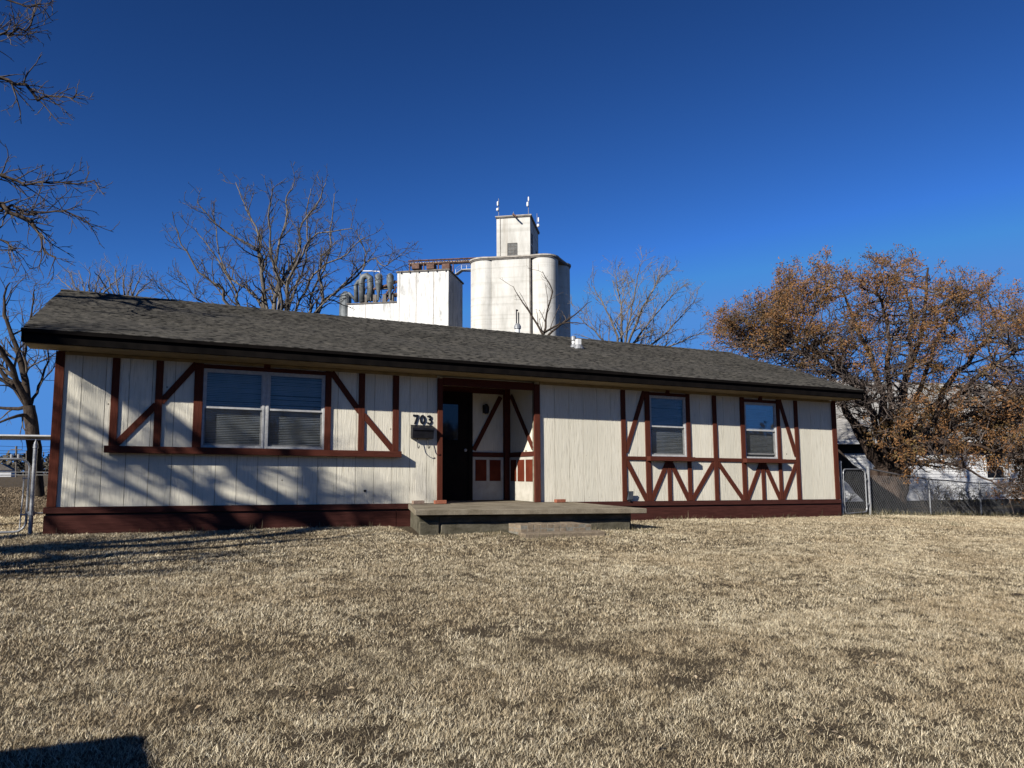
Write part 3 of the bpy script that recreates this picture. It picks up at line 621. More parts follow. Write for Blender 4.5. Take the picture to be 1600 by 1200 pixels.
def brick(x, y, z, l, w_, h, rz_, mat, label):
    o = MB().box(-l/2, l/2, -w_/2, w_/2, 0, h).build('loose_brick', mat, None, bevel=.004)
    o.location = (x, y, z+S*x); o.rotation_euler.z = rz_; tag(o, label, 'brick', 'loose bricks on the porch'); return o
brick(5.50, -.16, -.006, .20, .095, .06, .08, M['brick_pale'], 'pale worn brick on the porch at the far left under the mailbox')
brick(5.90, -.17, -.006, .21, .095, .062, -.05, M['brick_red'], 'red brick on the porch at the foot of the left door post')
brick(8.31, -.12, -.006, .20, .095, .06, .05, M['brick_red'], 'orange red brick on the porch against the siding right of the door')
# solar light leaning on the ledge
sl = root('solar_light', (9.95, -.10, -.004+S*9.95), 'small dark solar spotlight leaning on the skirt ledge by the first timber post', 'light')
m = MB(); m.prism([(-.035, .02), (-.075, .03), (-.105, .19), (-.095, .195)], 'x', 9.87, 9.985)
m.build('panel', M['lightglass'], sl, True, bevel=.004)
m = MB(); m.prism([(-.034, .022), (-.092, .196), (-.080, .20), (-.028, .05)], 'x', 9.865, 9.99); m.tube([(9.93, -.045, -.003), (9.93, -.05, .06)], .012, 8); m.lathe((9.93, -.045, 0), [(.035, -.003), (.035, .012), (.02, .02)], 14); m.build('stand', M['black'], sl, True)

# ------------------------------------------------------------------ trees
class Tree:
    def __init__(s, seed): s.a = MB(); s.b = MB(); s.r = rs(seed); s.tips = []
    def tube(s, pts, r_, lvl):
        k = 10 if r_[0] > .12 else 7 if r_[0] > .05 else 5 if r_[0] > .02 else 4 if r_[0] > .009 else 3
        (s.a if lvl == 0 else s.b).tube(pts, r_, k, caps=False)
    def limb(s, ctrl, r0, r1, lvl=0, n=None, wob=.02, kids=None):
        ctrl = np.array(ctrl, float); L = np.sum(np.linalg.norm(np.diff(ctrl, axis=0), axis=1)); n = n or max(5, int(L/.35))
        t = np.linspace(0, len(ctrl)-1, n+1); i = np.minimum(t.astype(int), len(ctrl)-2); f = (t-i)[:, None]
        def c(j): return ctrl[np.clip(j, 0, len(ctrl)-1)]
        p0, p1, p2, p3 = c(i-1), c(i), c(i+1), c(i+2)
        pts = .5*((2*p1)+(-p0+p2)*f+(2*p0-5*p1+4*p2-p3)*f**2+(-p0+3*p1-3*p2+p3)*f**3)
        pts[1:] += s.r.normal(size=(n, 3))*wob*L/n*1.5
        rad = np.linspace(r0, r1, n+1)*(1+s.r.uniform(-.05, .05, n+1)); s.tube(pts, rad, lvl)
        if kids: s.kids(pts, rad, 1, kids)
        return pts, rad
    def kids(s, pts, rad, lvl, K):
        """K: list per level of dict(n, len, ang, wob, trop, start, rf)"""
        if lvl-1 >= len(K): s.tips.append((pts[-1], pts[-1]-pts[-2])); return
        k = K[lvl-1]; n = len(pts); L = np.sum(np.linalg.norm(np.diff(pts, axis=0), axis=1))
        cnt = k['n'] if 'n' in k else max(1, int(L*k['den']*s.r.uniform(.7, 1.3)))
        for j in range(cnt):
            t = k.get('start', .2)+(1-k.get('start', .2))*((j+s.r.rand())/cnt); x = t*(n-1); i = min(int(x), n-2); f = x-i
            p = pts[i]*(1-f)+pts[i+1]*f; d = pts[i+1]-pts[i]; d = d/(np.linalg.norm(d)+1e-9); rr_ = rad[i]*(1-f)+rad[i+1]*f
            v = s.r.normal(size=3); v -= d*np.dot(v, d); v /= np.linalg.norm(v)+1e-9
            an = math.radians(s.r.uniform(*k['ang'])); dd = d*math.cos(an)+v*math.sin(an)
            if 'flat' in k: dd[2] *= k['flat']
            ln = s.r.uniform(*k['len'])*(1.15-.55*t); s.branch(p, dd, ln, min(rr_*k.get('rf', .6), k.get('rmax', 9)), lvl, K)
        s.tips.append((pts[-1], pts[-1]-pts[-2]))
    def branch(s, p, d, L, r_, lvl, K):
        k = K[lvl-1]; n = max(3, min(9, int(L/k.get('seg', .12)))); pts = [p]; d = d/np.linalg.norm(d); q = p.copy()
        for i in range(n):
            d = d+s.r.normal(size=3)*k.get('wob', .15); d[2] += k.get('trop', .05); d /= np.linalg.norm(d); q = q+d*L/n; pts.append(q)
        pts = np.array(pts); r_ = max(r_, k.get('rmin', .004)); rad = np.linspace(r_, max(r_*.35, k.get('rmin', .004)*.7), n+1)
        s.tube(pts, rad, lvl); s.kids(pts, rad, lvl+1, K)
    def done(s, name, loc, label, group, bk_, tw, cat='tree'):
        o = root(name, loc, label, cat, group); s.a.build('trunk', bk_, o, smooth=True)
        if s.b.n: s.b.build('crown', tw, o, smooth=True)
        return o
def blade_cluster(centers, dirs, per, size, spread, seed, elong=2.2):
    r = rs(seed); n_ = len(centers)*per; c = np.repeat(np.asarray(centers), per, 0); sp_ = r.normal(size=(n_, 3))*spread; c = c+sp_
    d = np.repeat(np.asarray(dirs), per, 0)*.9+r.normal(size=(n_, 3))*.75; d /= np.linalg.norm(d, axis=1, keepdims=True)
    v = r.normal(size=(n_, 3)); v -= d*np.sum(v*d, 1, keepdims=True); v /= np.linalg.norm(v, axis=1, keepdims=True)
    s_ = r.uniform(.5, 1.4, n_)[:, None]*size; V = np.stack([c, c+d*s_*.55+v*s_/elong/2, c+d*s_, c+d*s_*.45-v*s_/elong/2], 1).reshape(-1, 3)
    F = np.arange(n_*4).reshape(-1, 4); base = np.repeat(r.beta(2, 2, len(centers)), per); a = np.clip(base*.7+r.rand(n_)*.32, 0, 1)
    return V, F, np.repeat(a, 4)
def px(*a): return [W(*q) for q in a]
BG = 'bare winter trees'
# A: bare many stemmed tree behind the roof, left of centre
T = Tree(21); K = [dict(den=2.9, len=(.5, 1.5), ang=(22, 60), wob=.17, trop=.07, start=.12, rf=.55, seg=.16, rmin=.010),
                   dict(den=5.2, len=(.25, .7), ang=(25, 65), wob=.22, trop=.05, start=.15, rf=.6, seg=.11, rmin=.0085),
                   dict(den=6.0, len=(.07, .24), ang=(30, 75), wob=.25, trop=.04, start=.25, rf=.8, seg=.07, rmin=.0075)]
d0 = 27; g0 = W(430, 600, d0); g0[2] = gz(g0[0], g0[1]); fk = W(430, 560, d0)
T.limb([g0-[0, 0, .2], (g0+fk)/2, fk], .34, .28)
for pts, r_ in ((((415, 486, -.3), (407, 404, -.6), (397, 388, -.8), (338, 352, -1.2), (307, 314, -1.5)), .085), (((407, 420, -.5), (404, 370, -.4), (384, 324, -.2), (368, 286, 0)), .06),
                (((427, 486, .2), (435, 450, .3), (450, 424, .4), (466, 398, .5), (468, 357, .7), (494, 321, .9), (509, 286, 1)), .10), (((435, 450, .3), (432, 398, .8), (448, 342, 1.3), (448, 311, 1.5), (461, 283, 1.8)), .07),
                (((448, 488, -.4), (450, 440, -.8), (468, 403, -1.2), (491, 368, -1.5), (550, 357, -1.9)), .08), (((499, 490, .3), (499, 424, .5), (505, 400, .7), (528, 375, .9)), .07),
                (((499, 480, .3), (525, 455, .2), (563, 424, 0), (571, 398, -.1), (556, 362, -.3)), .07), (((566, 415, 0), (599, 414, -.2), (627, 398, -.4)), .035), (((373, 480, .5), (368, 455, .5), (343, 409, .8), (304, 357, 1)), .07),
                (((356, 478, -.5), (348, 450, -.8), (315, 429, -1.1), (286, 383, -1.4), (275, 357, -1.6)), .065), (((409, 480, 1), (389, 455, 1.3), (353, 424, 1.8), (340, 375, 2.1), (335, 330, 2.2)), .065),
                (((330, 478, 0), (304, 465, -.1), (289, 432, -.2)), .035), (((281, 480, .5), (262, 462, .4), (250, 450, .3)), .025), (((484, 490, 1), (484, 465, 1.2), (512, 404, 1.8), (517, 350, 2.1), (523, 300, 2.3)), .065),
                (((440, 470, -1.5), (425, 400, -2.2), (420, 340, -2.6), (425, 295, -2.9)), .06), (((470, 470, -1), (500, 420, -1.8), (540, 395, -2.3), (570, 372, -2.5)), .05), (((455, 470, 2), (480, 400, 2.6), (478, 340, 3), (486, 295, 3.2)), .06)):
    T.limb([fk]+[W(a, b, d0+c) for a, b, c in pts], r_, .014, kids=K, wob=.045)
T.done('bare_tree', g0, 'large many stemmed bare tree with knobbly twigs behind the roof left of the grain elevator', BG, M['bark_grey'], M['twig_grey'])
# E: two trees behind the roof right of the silos
K2 = [dict(den=3.0, len=(.8, 2.0), ang=(20, 50), wob=.12, trop=.10, start=.2, rf=.55, seg=.25, rmin=.012),
      dict(den=4.8, len=(.4, 1.0), ang=(25, 55), wob=.16, trop=.06, start=.2, rf=.6, seg=.2, rmin=.010),
      dict(den=4.0, len=(.2, .5), ang=(30, 70), wob=.2, trop=.03, start=.25, rf=.7, seg=.16, rmin=.006)]
T = Tree(31); g0 = W(975, 700, 40); g0[2] = gz(g0[0], g0[1]); fk = W(972, 560, 40); T.limb([g0, fk], .25, .17)
for c_ in (px((955, 500, 40), (925, 445, 41)), px((985, 490, 39), (1000, 415, 39)), px((1010, 510, 40), (1060, 450, 40)), px((970, 480, 41), (960, 425, 42)), px((1030, 530, 40), (1085, 470, 41)), px((940, 530, 39), (905, 495, 39)), px((1010, 470, 38), (1035, 430, 38)), px((1035, 545, 41), (1095, 520, 41))):
    T.limb([fk]+c_, .08, .014, kids=K2, wob=.04)
T.done('bare_tree', g0, 'bare spreading tree behind the roof just right of the silos', BG, M['bark_grey'], M['twig_pale'])
T = Tree(33); g0 = W(856, 700, 36); g0[2] = gz(g0[0], g0[1]); fk = W(852, 530, 36); T.limb([g0, fk], .14, .10)
K3 = [dict(den=2.0, len=(.6, 1.6), ang=(25, 55), wob=.12, trop=.08, start=.2, rf=.55, seg=.25, rmin=.010), dict(den=2.4, len=(.3, .9), ang=(25, 60), wob=.16, trop=.05, start=.2, rf=.6, seg=.2, rmin=.0075)]
for c_ in (px((852, 500, 36), (862, 455, 36), (848, 425, 36)), px((835, 500, 36), (815, 470, 36), (802, 448, 36)), px((872, 510, 36), (900, 490, 37), (925, 470, 37)), px((850, 520, 35), (880, 505, 34.5), (912, 505, 34))):
    T.limb([fk]+c_, .065, .012, kids=K3, wob=.04)
T.done('bare_tree', g0, 'slender dark bare tree whose branches cross in front of the right silo', BG, M['bark_dark'], M['twig_dark'])
# D: far pale trees over the left end of the roof
for (a, b, sd_, lab) in ((140, 52, 41, 'small pale bare tree just above the left end of the roof'), (193, 45, 42, 'small pale bare tree above the roof, second from the left')):
    T = Tree(sd_); g0 = W(a, 742, 58); g0[2] = -.35; fk = W(a, 505, 58); T.limb([g0, fk], .3, .22)
    for q in range(7):
        t = (q-3)/3; T.limb([fk]+px((a+t*22, 460, 58+rng.uniform(-2, 2)), (a+t*b, 418+14*abs(t)+rng.uniform(-8, 6), 58+rng.uniform(-2, 2))), .10, .02, kids=[
            dict(den=1.6, len=(.9, 2.0), ang=(20, 50), wob=.12, trop=.05, start=.2, rf=.5, seg=.4, rmin=.014), dict(den=3, len=(.4, 1.1), ang=(20, 55), wob=.15, trop=.03, start=.2, rf=.6, seg=.3, rmin=.010)], wob=.08)
    T.done('bare_tree', g0, lab, BG, M['bark_grey'], M['twig_pale'])
# C: tree at the far left behind the gate
T = Tree(51); d0 = 27; g0 = W(58, 790, d0); g0[2] = gz(g0[0], g0[1])
stem, rad = T.limb([g0-[0, 0, .1]]+px((54, 720, d0), (50, 665, d0), (44, 635, d0)), .25, .2)
KC = [dict(den=2.1, len=(.8, 2.1), ang=(25, 60), wob=.14, trop=.05, start=.15, rf=.5, seg=.2, rmin=.010), dict(den=3.6, len=(.4, 1.0), ang=(25, 60), wob=.16, trop=.02, start=.2, rf=.6, seg=.16, rmin=.0075), dict(den=3.2, len=(.2, .5), ang=(25, 65), wob=.2, trop=0, start=.2, rf=.6, seg=.13, rmin=.006)]
f2 = stem[-1]
for c_, r_ in (([f2]+px((20, 600, 27), (2, 580, 27), (-30, 540, 27)), .15), ([f2]+px((40, 590, 27), (22, 530, 27), (5, 480, 27), (15, 440, 27)), .14), ([stem[-3]]+px((30, 650, 26.5), (8, 655, 26), (-25, 675, 26)), .08),
               ([f2]+px((62, 600, 28), (75, 560, 29), (70, 520, 30)), .06), ([f2]+px((10, 560, 26), (-40, 490, 25), (-60, 420, 25)), .12), ([f2]+px((38, 560, 28), (48, 500, 29), (55, 450, 29)), .07), ([f2]+px((0, 640, 27), (-40, 620, 27)), .08)):
    T.limb(c_, r_, .02, kids=KC, wob=.05)
T.done('bare_tree', g0, 'dark leaning bare tree at the left edge behind the gate', BG, M['bark_dark'], M['twig_dark'])
# B: tree beside the left front corner, its limbs reach into the picture from the left
KB = [dict(den=4.4, len=(.3, .95), ang=(20, 50), wob=.13, trop=.0, start=.25, rf=.55, seg=.12, rmin=.0075), dict(den=5.5, len=(.12, .40), ang=(25, 60), wob=.16, trop=.05, start=.2, rf=.6, seg=.09, rmin=.0065),
      dict(den=6.5, len=(.05, .18), ang=(30, 70), wob=.22, trop=.03, start=.2, rf=.8, seg=.06, rmin=.0055)]
T = Tree(61); bx, by_ = -4.3, .6; g0 = np.array([bx, by_, float(gz(bx, by_))])
stem, rad = T.limb([g0-[0, 0, .15], g0+[.1, 0, 1.8], g0+[0, .1, 3.4], g0+[-.2, .1, 6.5], g0+[0, 0, 9.5]], .26, .09)
def ns(z): return stem[int(np.argmin(abs(stem[:, 2]-z)))]
for c_, r_ in ((px((-120, 175, 13), (-40, 128, 12.8), (30, 135, 12.6), (75, 152, 12.4), (125, 148, 12.2)), .055), (px((-60, 60, 13.2), (0, 50, 13.2), (45, 38, 13.3), (62, 30, 13.4)), .035),
               (px((-100, 330, 13), (-20, 315, 12.6), (35, 342, 12.2), (70, 375, 12), (92, 410, 11.9)), .06), (px((-110, 300, 13.4), (-20, 278, 13.2), (60, 282, 13.2), (155, 290, 13.1)), .05),
               (px((-30, 315, 12.8), (40, 330, 12.4), (90, 335, 12.2), (140, 345, 12)), .03), (px((-70, 10, 12.5), (-10, -5, 12.5), (30, 8, 12.5), (62, 8, 12.5)), .03), (px((-100, 380, 12.5), (-30, 370, 12.5), (8, 385, 12.5), (20, 398, 12.5)), .03)):
    s0 = ns(c_[0][2]-.5); T.limb([s0]+c_, r_, .008, kids=KB, wob=.09)
for c_ in ([(-6, 1, 4.5), (-7.5, 2, 6)], [(-5.5, 2.5, 6.5), (-6.5, 4, 8)], [(-4, 2.5, 7.5), (-3.5, 4, 9.5)], [(-5.5, -1, 7.5), (-7, -2.5, 9)], [(-3.9, .2, 9.5), (-3.4, .2, 11)], [(-5, 0, 9), (-6, -.5, 11)]):
    s0 = ns(c_[0][2]-1); T.limb([s0]+[np.array(q, float) for q in c_], .07, .012, kids=KB[:2], wob=.12)
T.done('bare_tree', g0, 'near bare tree whose drooping branches hang in the sky at the upper left', BG, M['bark_dark'], M['twig_dark'])
# F: street tree out of view to the left; throws its shadow over wall and lawn
def shp(u, z, y): return np.array([u+2*y, y, z-1.08*y])     # point above y whose shadow falls on the facade at (u,z)
T = Tree(71); Yt = -5.0; g0 = np.array([-7.0, Yt, float(gz(-7, Yt))])
stem, rad = T.limb([g0-[0, 0, .2], g0+[.05, 0, 1.5], g0+[.1, 0, 2.9]], .32, .27)
KF = [dict(den=1.5, len=(.9, 2.2), ang=(25, 55), wob=.12, trop=.06, start=.2, rf=.5, seg=.2, rmin=.014), dict(den=2.8, len=(.4, 1.1), ang=(25, 60), wob=.15, trop=.04, start=.2, rf=.6, seg=.16, rmin=.010), dict(den=5, len=(.2, .6), ang=(25, 60), wob=.15, trop=.04, start=.2, rf=.7, seg=.12, rmin=.011)]
top = stem[-1]
for c_, r0, r1 in (([top, shp(4.9, -1.5, Yt), shp(4.35, -.4, Yt), shp(3.4, .3, Yt), shp(2.1, 1.3, Yt), shp(1.0, 2.0, Yt-.5)], .20, .07),
                   ([top, shp(3.5, -1.2, Yt), shp(3.1, -.35, Yt), shp(2.6, .05, Yt), shp(1.9, .75, Yt), shp(.4, 1.6, Yt+.3)], .19, .05),
                   ([shp(3.1, -.3, Yt), shp(1.6, .9, Yt), shp(.3, 1.25, Yt), shp(-1.5, 1.9, Yt)], .07, .025), ([shp(3.6, .15, Yt), shp(2.3, .45, Yt), shp(1.2, .9, Yt), shp(.1, 1.6, Yt)], .06, .02),
                   ([shp(4.3, -.35, Yt), shp(3.6, .75, Yt), shp(2.4, 1.15, Yt), shp(1.7, 1.7, Yt)], .05, .02),
                   ([shp(2.9, -.2, Yt), shp(1.9, .25, Yt-.3), shp(.8, .5, Yt-.6), shp(-.6, 1.1, Yt-1)], .06, .02),
                   ([top]+[np.array([x_-2*t_, y_-t_, -.5+1.17*t_]) for x_, y_, t_ in ((-1.5, -3.3, 3.6), (.5, -2.7, 3.9), (2.4, -2.0, 4.2), (4.2, -1.3, 4.4))], .17, .05),
                   ([top]+[np.array([x_-2*t_, y_-t_, -.5+1.17*t_]) for x_, y_, t_ in ((-2, -4.0, 3.4), (-.4, -3.6, 3.8), (1.0, -3.2, 4.1), (2.2, -3.0, 4.5))], .15, .04),
                   ([top]+[np.array([x_-2*t_, y_-t_, -.5+1.17*t_]) for x_, y_, t_ in ((-2, -3.0, 3.6), (-.5, -2.2, 4.2), (.8, -1.4, 4.8), (1.6, -.9, 5.2))], .15, .04),
                   ([top, g0+[-1.5, -.8, 4.5], g0+[-3, -1.6, 6]], .14, .04), ([top, g0+[-.8, 1.2, 4.6], g0+[-1.6, 2.2, 6.5]], .12, .04)):
    T.limb(c_, r0, r1, kids=KF, wob=.06)
T.done('bare_tree', g0, 'bare street tree standing left of the view that shades the house front', BG, M['bark_dark'], M['twig_dark'])

# rusty cedar on the right
T = Tree(81); dC = 22.6; bs = W(1396, 806, dC); bs[2] = gz(bs[0], bs[1])-.1
def q_(*a): return [W(x_, y_, dC+dd) for x_, y_, dd in a]
KD = [dict(den=2.8, len=(.7, 1.7), ang=(25, 65), wob=.13, trop=.03, start=.12, rf=.5, seg=.2, rmin=.014), dict(den=4.2, len=(.35, .9), ang=(25, 65), wob=.17, trop=.02, start=.15, rf=.6, seg=.16, rmin=.009),
      dict(den=3.4, len=(.12, .35), ang=(25, 70), wob=.2, trop=.02, start=.3, rf=.6, seg=.11, rmin=.007)]
tb = MB(); fork = W(1392, 742, dC)
# fluted massive base: several fused stems
for (ax, bx_, by2, r0, r1) in ((1389, 1393, 728, .34, .36), (1379, 1378, 728, .24, .24), (1399, 1410, 728, .24, .24), (1386, 1368, 735, .22, .2), (1397, 1402, 722, .28, .28)):
    a_, b_ = W(ax, 806, dC-.05), W(bx_, by2, dC-.05); a_[2] = bs[2]; T.limb([a_, (a_*.6+b_*.4)+[0, 0, 0], b_], r0, r1, n=8, wob=.05)
T.limb([W(1384, 806, dC-.3), W(1366, 778, dC-.3), W(1343, 752, dC-.2), W(1316, 730, dC-.1), W(1280, 700, dC+.2)], .34, .25, wob=.05)
L_ = [([fork]+q_((1355, 690, 0), (1322, 640, -.3), (1290, 580, -.6), (1230, 520, -1)), .24, .05),
      ([fork]+q_((1382, 680, .3), (1378, 610, .6), (1345, 520, .8), (1310, 450, .6)), .25, .05),
      ([fork]+q_((1405, 680, 0), (1412, 610, -.2), (1440, 520, -.4), (1448, 415, -.5)), .25, .05),
      ([fork]+q_((1430, 700, -.4), (1480, 690, -1), (1540, 700, -1.5), (1600, 715, -1.8)), .14, .03),
      ([fork]+q_((1440, 660, .5), (1490, 590, .8), (1560, 510, 1), (1600, 480, 1.2)), .20, .04),
      ([fork]+q_((1425, 650, 1), (1460, 540, 1.5), (1510, 455, 2)), .18, .04),
      ([fork]+q_((1360, 640, 1.2), (1290, 560, 2), (1200, 500, 2.4), (1130, 500, 2.6)), .18, .03),
      ([fork]+q_((1390, 620, -1), (1385, 520, -1.7), (1370, 430, -2)), .17, .04),
      ([fork]+q_((1450, 690, 1), (1530, 640, 1.5), (1620, 600, 2), (1700, 580, 2)), .17, .04),
      ([fork]+q_((1440, 720, -1), (1510, 735, -1.8), (1560, 760, -2.2)), .10, .03),
      ([fork]+q_((1352, 700, .2), (1330, 655, .4), (1300, 610, .6)), .24, .10),
      ([fork]+q_((1470, 640, -.8), (1570, 560, -1.4), (1680, 520, -1.8)), .16, .04),
      ([fork]+q_((1340, 600, -1), (1260, 520, -1.3), (1180, 480, -1.2)), .13, .03),
      ([fork]+q_((1420, 560, 2), (1420, 470, 2.6), (1390, 415, 2.8)), .15, .04)]
gp = []
for c_, r0, r1 in L_:
    p_, rad_ = T.limb(c_, r0*.66, r1*.5, wob=.07); gp += list(zip(p_[2:], rad_[2:]))
GP = np.array([g[0] for g in gp]); GR = np.array([g[1] for g in gp])
ENV = [(1106, 545), (1112, 500), (1135, 478), (1205, 450), (1225, 425), (1290, 402), (1340, 398), (1440, 392), (1458, 428), (1500, 436), (1560, 440), (1610, 470), (1680, 500), (1730, 600), (1720, 700), (1640, 760), (1600, 765), (1560, 740), (1500, 722),
       (1440, 728), (1410, 700), (1330, 655), (1250, 590), (1160, 552)]
def inside(x, y):
    c = False; n_ = len(ENV)
    for i in range(n_):
        (x1, y1), (x2, y2) = ENV[i], ENV[(i+1) % n_]
        if (y1 > y) != (y2 > y) and x < (x2-x1)*(y-y1)/(y2-y1)+x1: c = not c
    return c
KD2 = [dict(den=4.6, len=(.30, .80), ang=(20, 60), wob=.16, trop=.02, start=.15, rf=.6, seg=.15, rmin=.009), dict(den=6, len=(.12, .32), ang=(25, 65), wob=.18, trop=.02, start=.2, rf=.7, seg=.1, rmin=.007)]
r = rs(82); cl_c = []; cl_d = []; nt_ = 0
while nt_ < 780:
    x_, y_ = r.uniform(1100, 1735), r.uniform(390, 795)
    if not inside(x_, y_): continue
    hw = 3.3*math.sqrt(max(.05, 1-((x_-1415)/345)**2)); dd = r.uniform(-hw, hw); tg = W(x_, y_, dC+dd); nt_ += 1
    dv = tg-GP; ds = np.linalg.norm(dv, axis=1)+np.clip(GP[:, 2]-tg[2], 0, 9)*1.5; j = int(np.argmin(ds+r.uniform(0, .5, len(ds)))); p0 = GP[j]
    L0 = np.linalg.norm(tg-p0)
    if L0 < .25: continue
    mid_ = (p0+tg)/2+r.normal(size=3)*.07*L0+np.array([0, 0, -.06*L0]); r0_ = min(GR[j]*.7, .012+.014*L0); T.tips = []
    T.limb([p0, mid_, tg], r0_, .008, lvl=1, kids=KD2, wob=.12)
    top_ = (y_ < 400+.25*abs(x_-1400)+60); pr = .85 if top_ else .36
    if x_ < 1180 or (1440 < x_ < 1520 and y_ < 480): pr = .5
    if 1470 < x_ < 1600 and 480 < y_ < 600: pr = .2
    if x_ < 1405 and y_ > 610: pr = .04
    if x_ < 1440 and 540 < y_ < 640: pr *= .4
    if x_ > 1405 and y_ > 640: pr = .55
    if r.rand() < pr:
        sel = [t for t in T.tips if r.rand() < .9 and np.linalg.norm(t[0]-p0) > .40*L0]
        cl_c += [t[0] for t in sel]; cl_d += [t[1]/(np.linalg.norm(t[1])+1e-9) for t in sel]
cedar = T.done('rusty_cedar', (bs[0], bs[1], bs[2]+.1), 'large spreading evergreen turned rusty brown with dark many stemmed trunk behind the chain link fence', None, M['bark_cedar'], M['twig_cedar'])
V, F, A = blade_cluster(np.array(cl_c), np.array(cl_d), 23, .066, .066, 83, elong=2.5)
# colour drifts from clump to clump rather than leaf to leaf
cc = np.repeat(np.array(cl_c), 23, 0); dr = .5+.5*np.sin(cc[:, 0]*1.7+np.sin(cc[:, 2]*2.1))*np.sin(cc[:, 1]*1.3+cc[:, 2]*1.5); A = np.clip(.55*A+.45*np.repeat(dr, 4), 0, 1)
quadmesh('foliage', V, F, 4, M['cedar_leaf'], cedar, A)
import sys; sys.stderr.write('cedar clusters %d\n' % len(cl_c))

# ------------------------------------------------------------------ neighbour house behind the cedar
NB = root('neighbour_house', W(1500, 790, 31), 'white clapboard house with pale shingle roof behind the rusty cedar', 'house')
A_ = W(1270, 783, 31); ex = np.array([math.cos(-.20), math.sin(-.20), 0]); ey = np.array([-ex[1], ex[0], 0]); RN = np.stack([ex, ey, np.array([0, 0, 1.])], 1); ON = np.array([A_[0], A_[1], 0])
def nb(m, name, mat, par=None, **k): return m.build(name, mat, par or NB, rot=RN, origin=ON, **k)
m = MB(); zb, zt = -.85, 1.45
z = zb
while z < zt: m.prism([(0, z), (-.022, z), (-.004, z+.118), (0, z+.118)], 'x', 0, 18); z += .12
m.box(0, 18, .0005, 7, zb, zt+.2); nb(m, 'wall', M['lap'])
m = MB().box(0, 18, .03, 6.9, -1.5, zb-.002); nb(m, 'foundation', M['foundation'])
m = MB(); zr = zt+3.2; m.add([(-.5, -.5, zt+.22), (18.5, -.5, zt+.22), (18.5, 4, zr), (-.5, 4, zr), (-.5, 8.5, zt+.22), (18.5, 8.5, zt+.22)], [(0, 1, 2, 3), (3, 2, 5, 4), (0, 3, 4), (1, 5, 2)]); rn = nb(m, 'roof', M['paleroof'])
m = MB().box(-.5, 18.5, -.52, -.48, zt+.02, zt+.20); nb(m, 'fascia', M['white_metal'], rn)
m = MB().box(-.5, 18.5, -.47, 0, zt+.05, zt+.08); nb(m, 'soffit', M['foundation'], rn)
m = MB().box(.0, 18, -.03, -.024, zt-.35, zt+.02); nb(m, 'eave_shade_strip', M['foundation'])  # dark strip standing in for the shade under the eave
for xw in (8.5, 13.0):
    m = MB(); m.box(xw, xw+.06, -.05, -.023, 0, 1.1); m.box(xw+.94, xw+1, -.05, -.023, 0, 1.1); m.box(xw+.06, xw+.94, -.05, -.023, 1.04, 1.1); m.box(xw+.06, xw+.94, -.05, -.023, 0, .06); m.box(xw+.06, xw+.94, -.045, -.023, .53, .57)
    wn = nb(m, 'window', M['white_metal']); m = MB().box(xw+.06, xw+.94, -.035, -.0235, .06, 1.04); nb(m, 'pane', M['doorglass'], wn)

# ------------------------------------------------------------------ chain link fence and gates
def link_mesh(p0, p1, h0, h1, step=.10, rw=.0021):
    m = MB(); p0 = np.array(p0); p1 = np.array(p1); L = np.linalg.norm(p1-p0); d = (p1-p0)/L; h = h1-h0; n_ = int((L+h)/step)
    for sg in (1, -1):
        for i in range(n_+1):
            s0 = i*step-h; a, b = max(s0, 0), min(s0+h, L)
            if b-a < .01: continue
            za, zb_ = (h0+(a-s0), h0+(b-s0)) if sg == 1 else (h1-(a-s0), h1-(b-s0)); off = .003*sg*np.array([d[1], -d[0]])
            A = [p0[0]+d[0]*a+off[0], p0[1]+d[1]*a+off[1]]; B = [p0[0]+d[0]*b+off[0], p0[1]+d[1]*b+off[1]]
            m.tube([[*A, za+gzf(A)], [*B, zb_+gzf(B)]], rw, 3, caps=False)
    return m
def gzf(q): return float(gz(q[0], q[1]))
def fpost(m, x, y, h, r_=.03, cap=True):
    g = gzf((x, y)); m.lathe((x, y, g-.1), [(r_, 0), (r_, h+.1)]+([(r_*1.25, h+.1), (r_*1.2, h+.13), (r_*.3, h+.16)] if cap else []), 12); return m
F0, F1, F2, F3 = (17.25, .45), (24.3, 2.34), (31.0, 4.1), (38, 6)
fc = root('chain_link_fence', (F0[0], F0[1], gzf(F0)), 'galvanised chain link fence in front of the rusty cedar at the right', 'fence')
fpost(MB(), *F0, 1.16, .038).build('fence_post', M['galv'], fc); fpost(MB(), *F1, 1.02, .026).build('fence_post', M['galv'], fc); fpost(MB(), *F2, 1.02, .026).build('fence_post', M['galv'], fc)
mid = (20.7, 1.38); fpost(MB(), *mid, .99, .022).build('fence_post', M['galv'], fc)
tr_ = [(F0[0], F0[1], gzf(F0)+1.14), (18.8, .87, gzf((18.8, .87))+1.06), (mid[0], mid[1], gzf(mid)+1.0), (F1[0], F1[1], gzf(F1)+1.0), (F2[0], F2[1], gzf(F2)+1.0)]
MB().tube(tr_, .017, 8).build('top_rail', M['galv'], fc)
for a, b in ((F0, mid), (mid, F1), (F1, F2)): link_mesh(a, b, .03, .99).build('chain_link', M['galv'], fc)
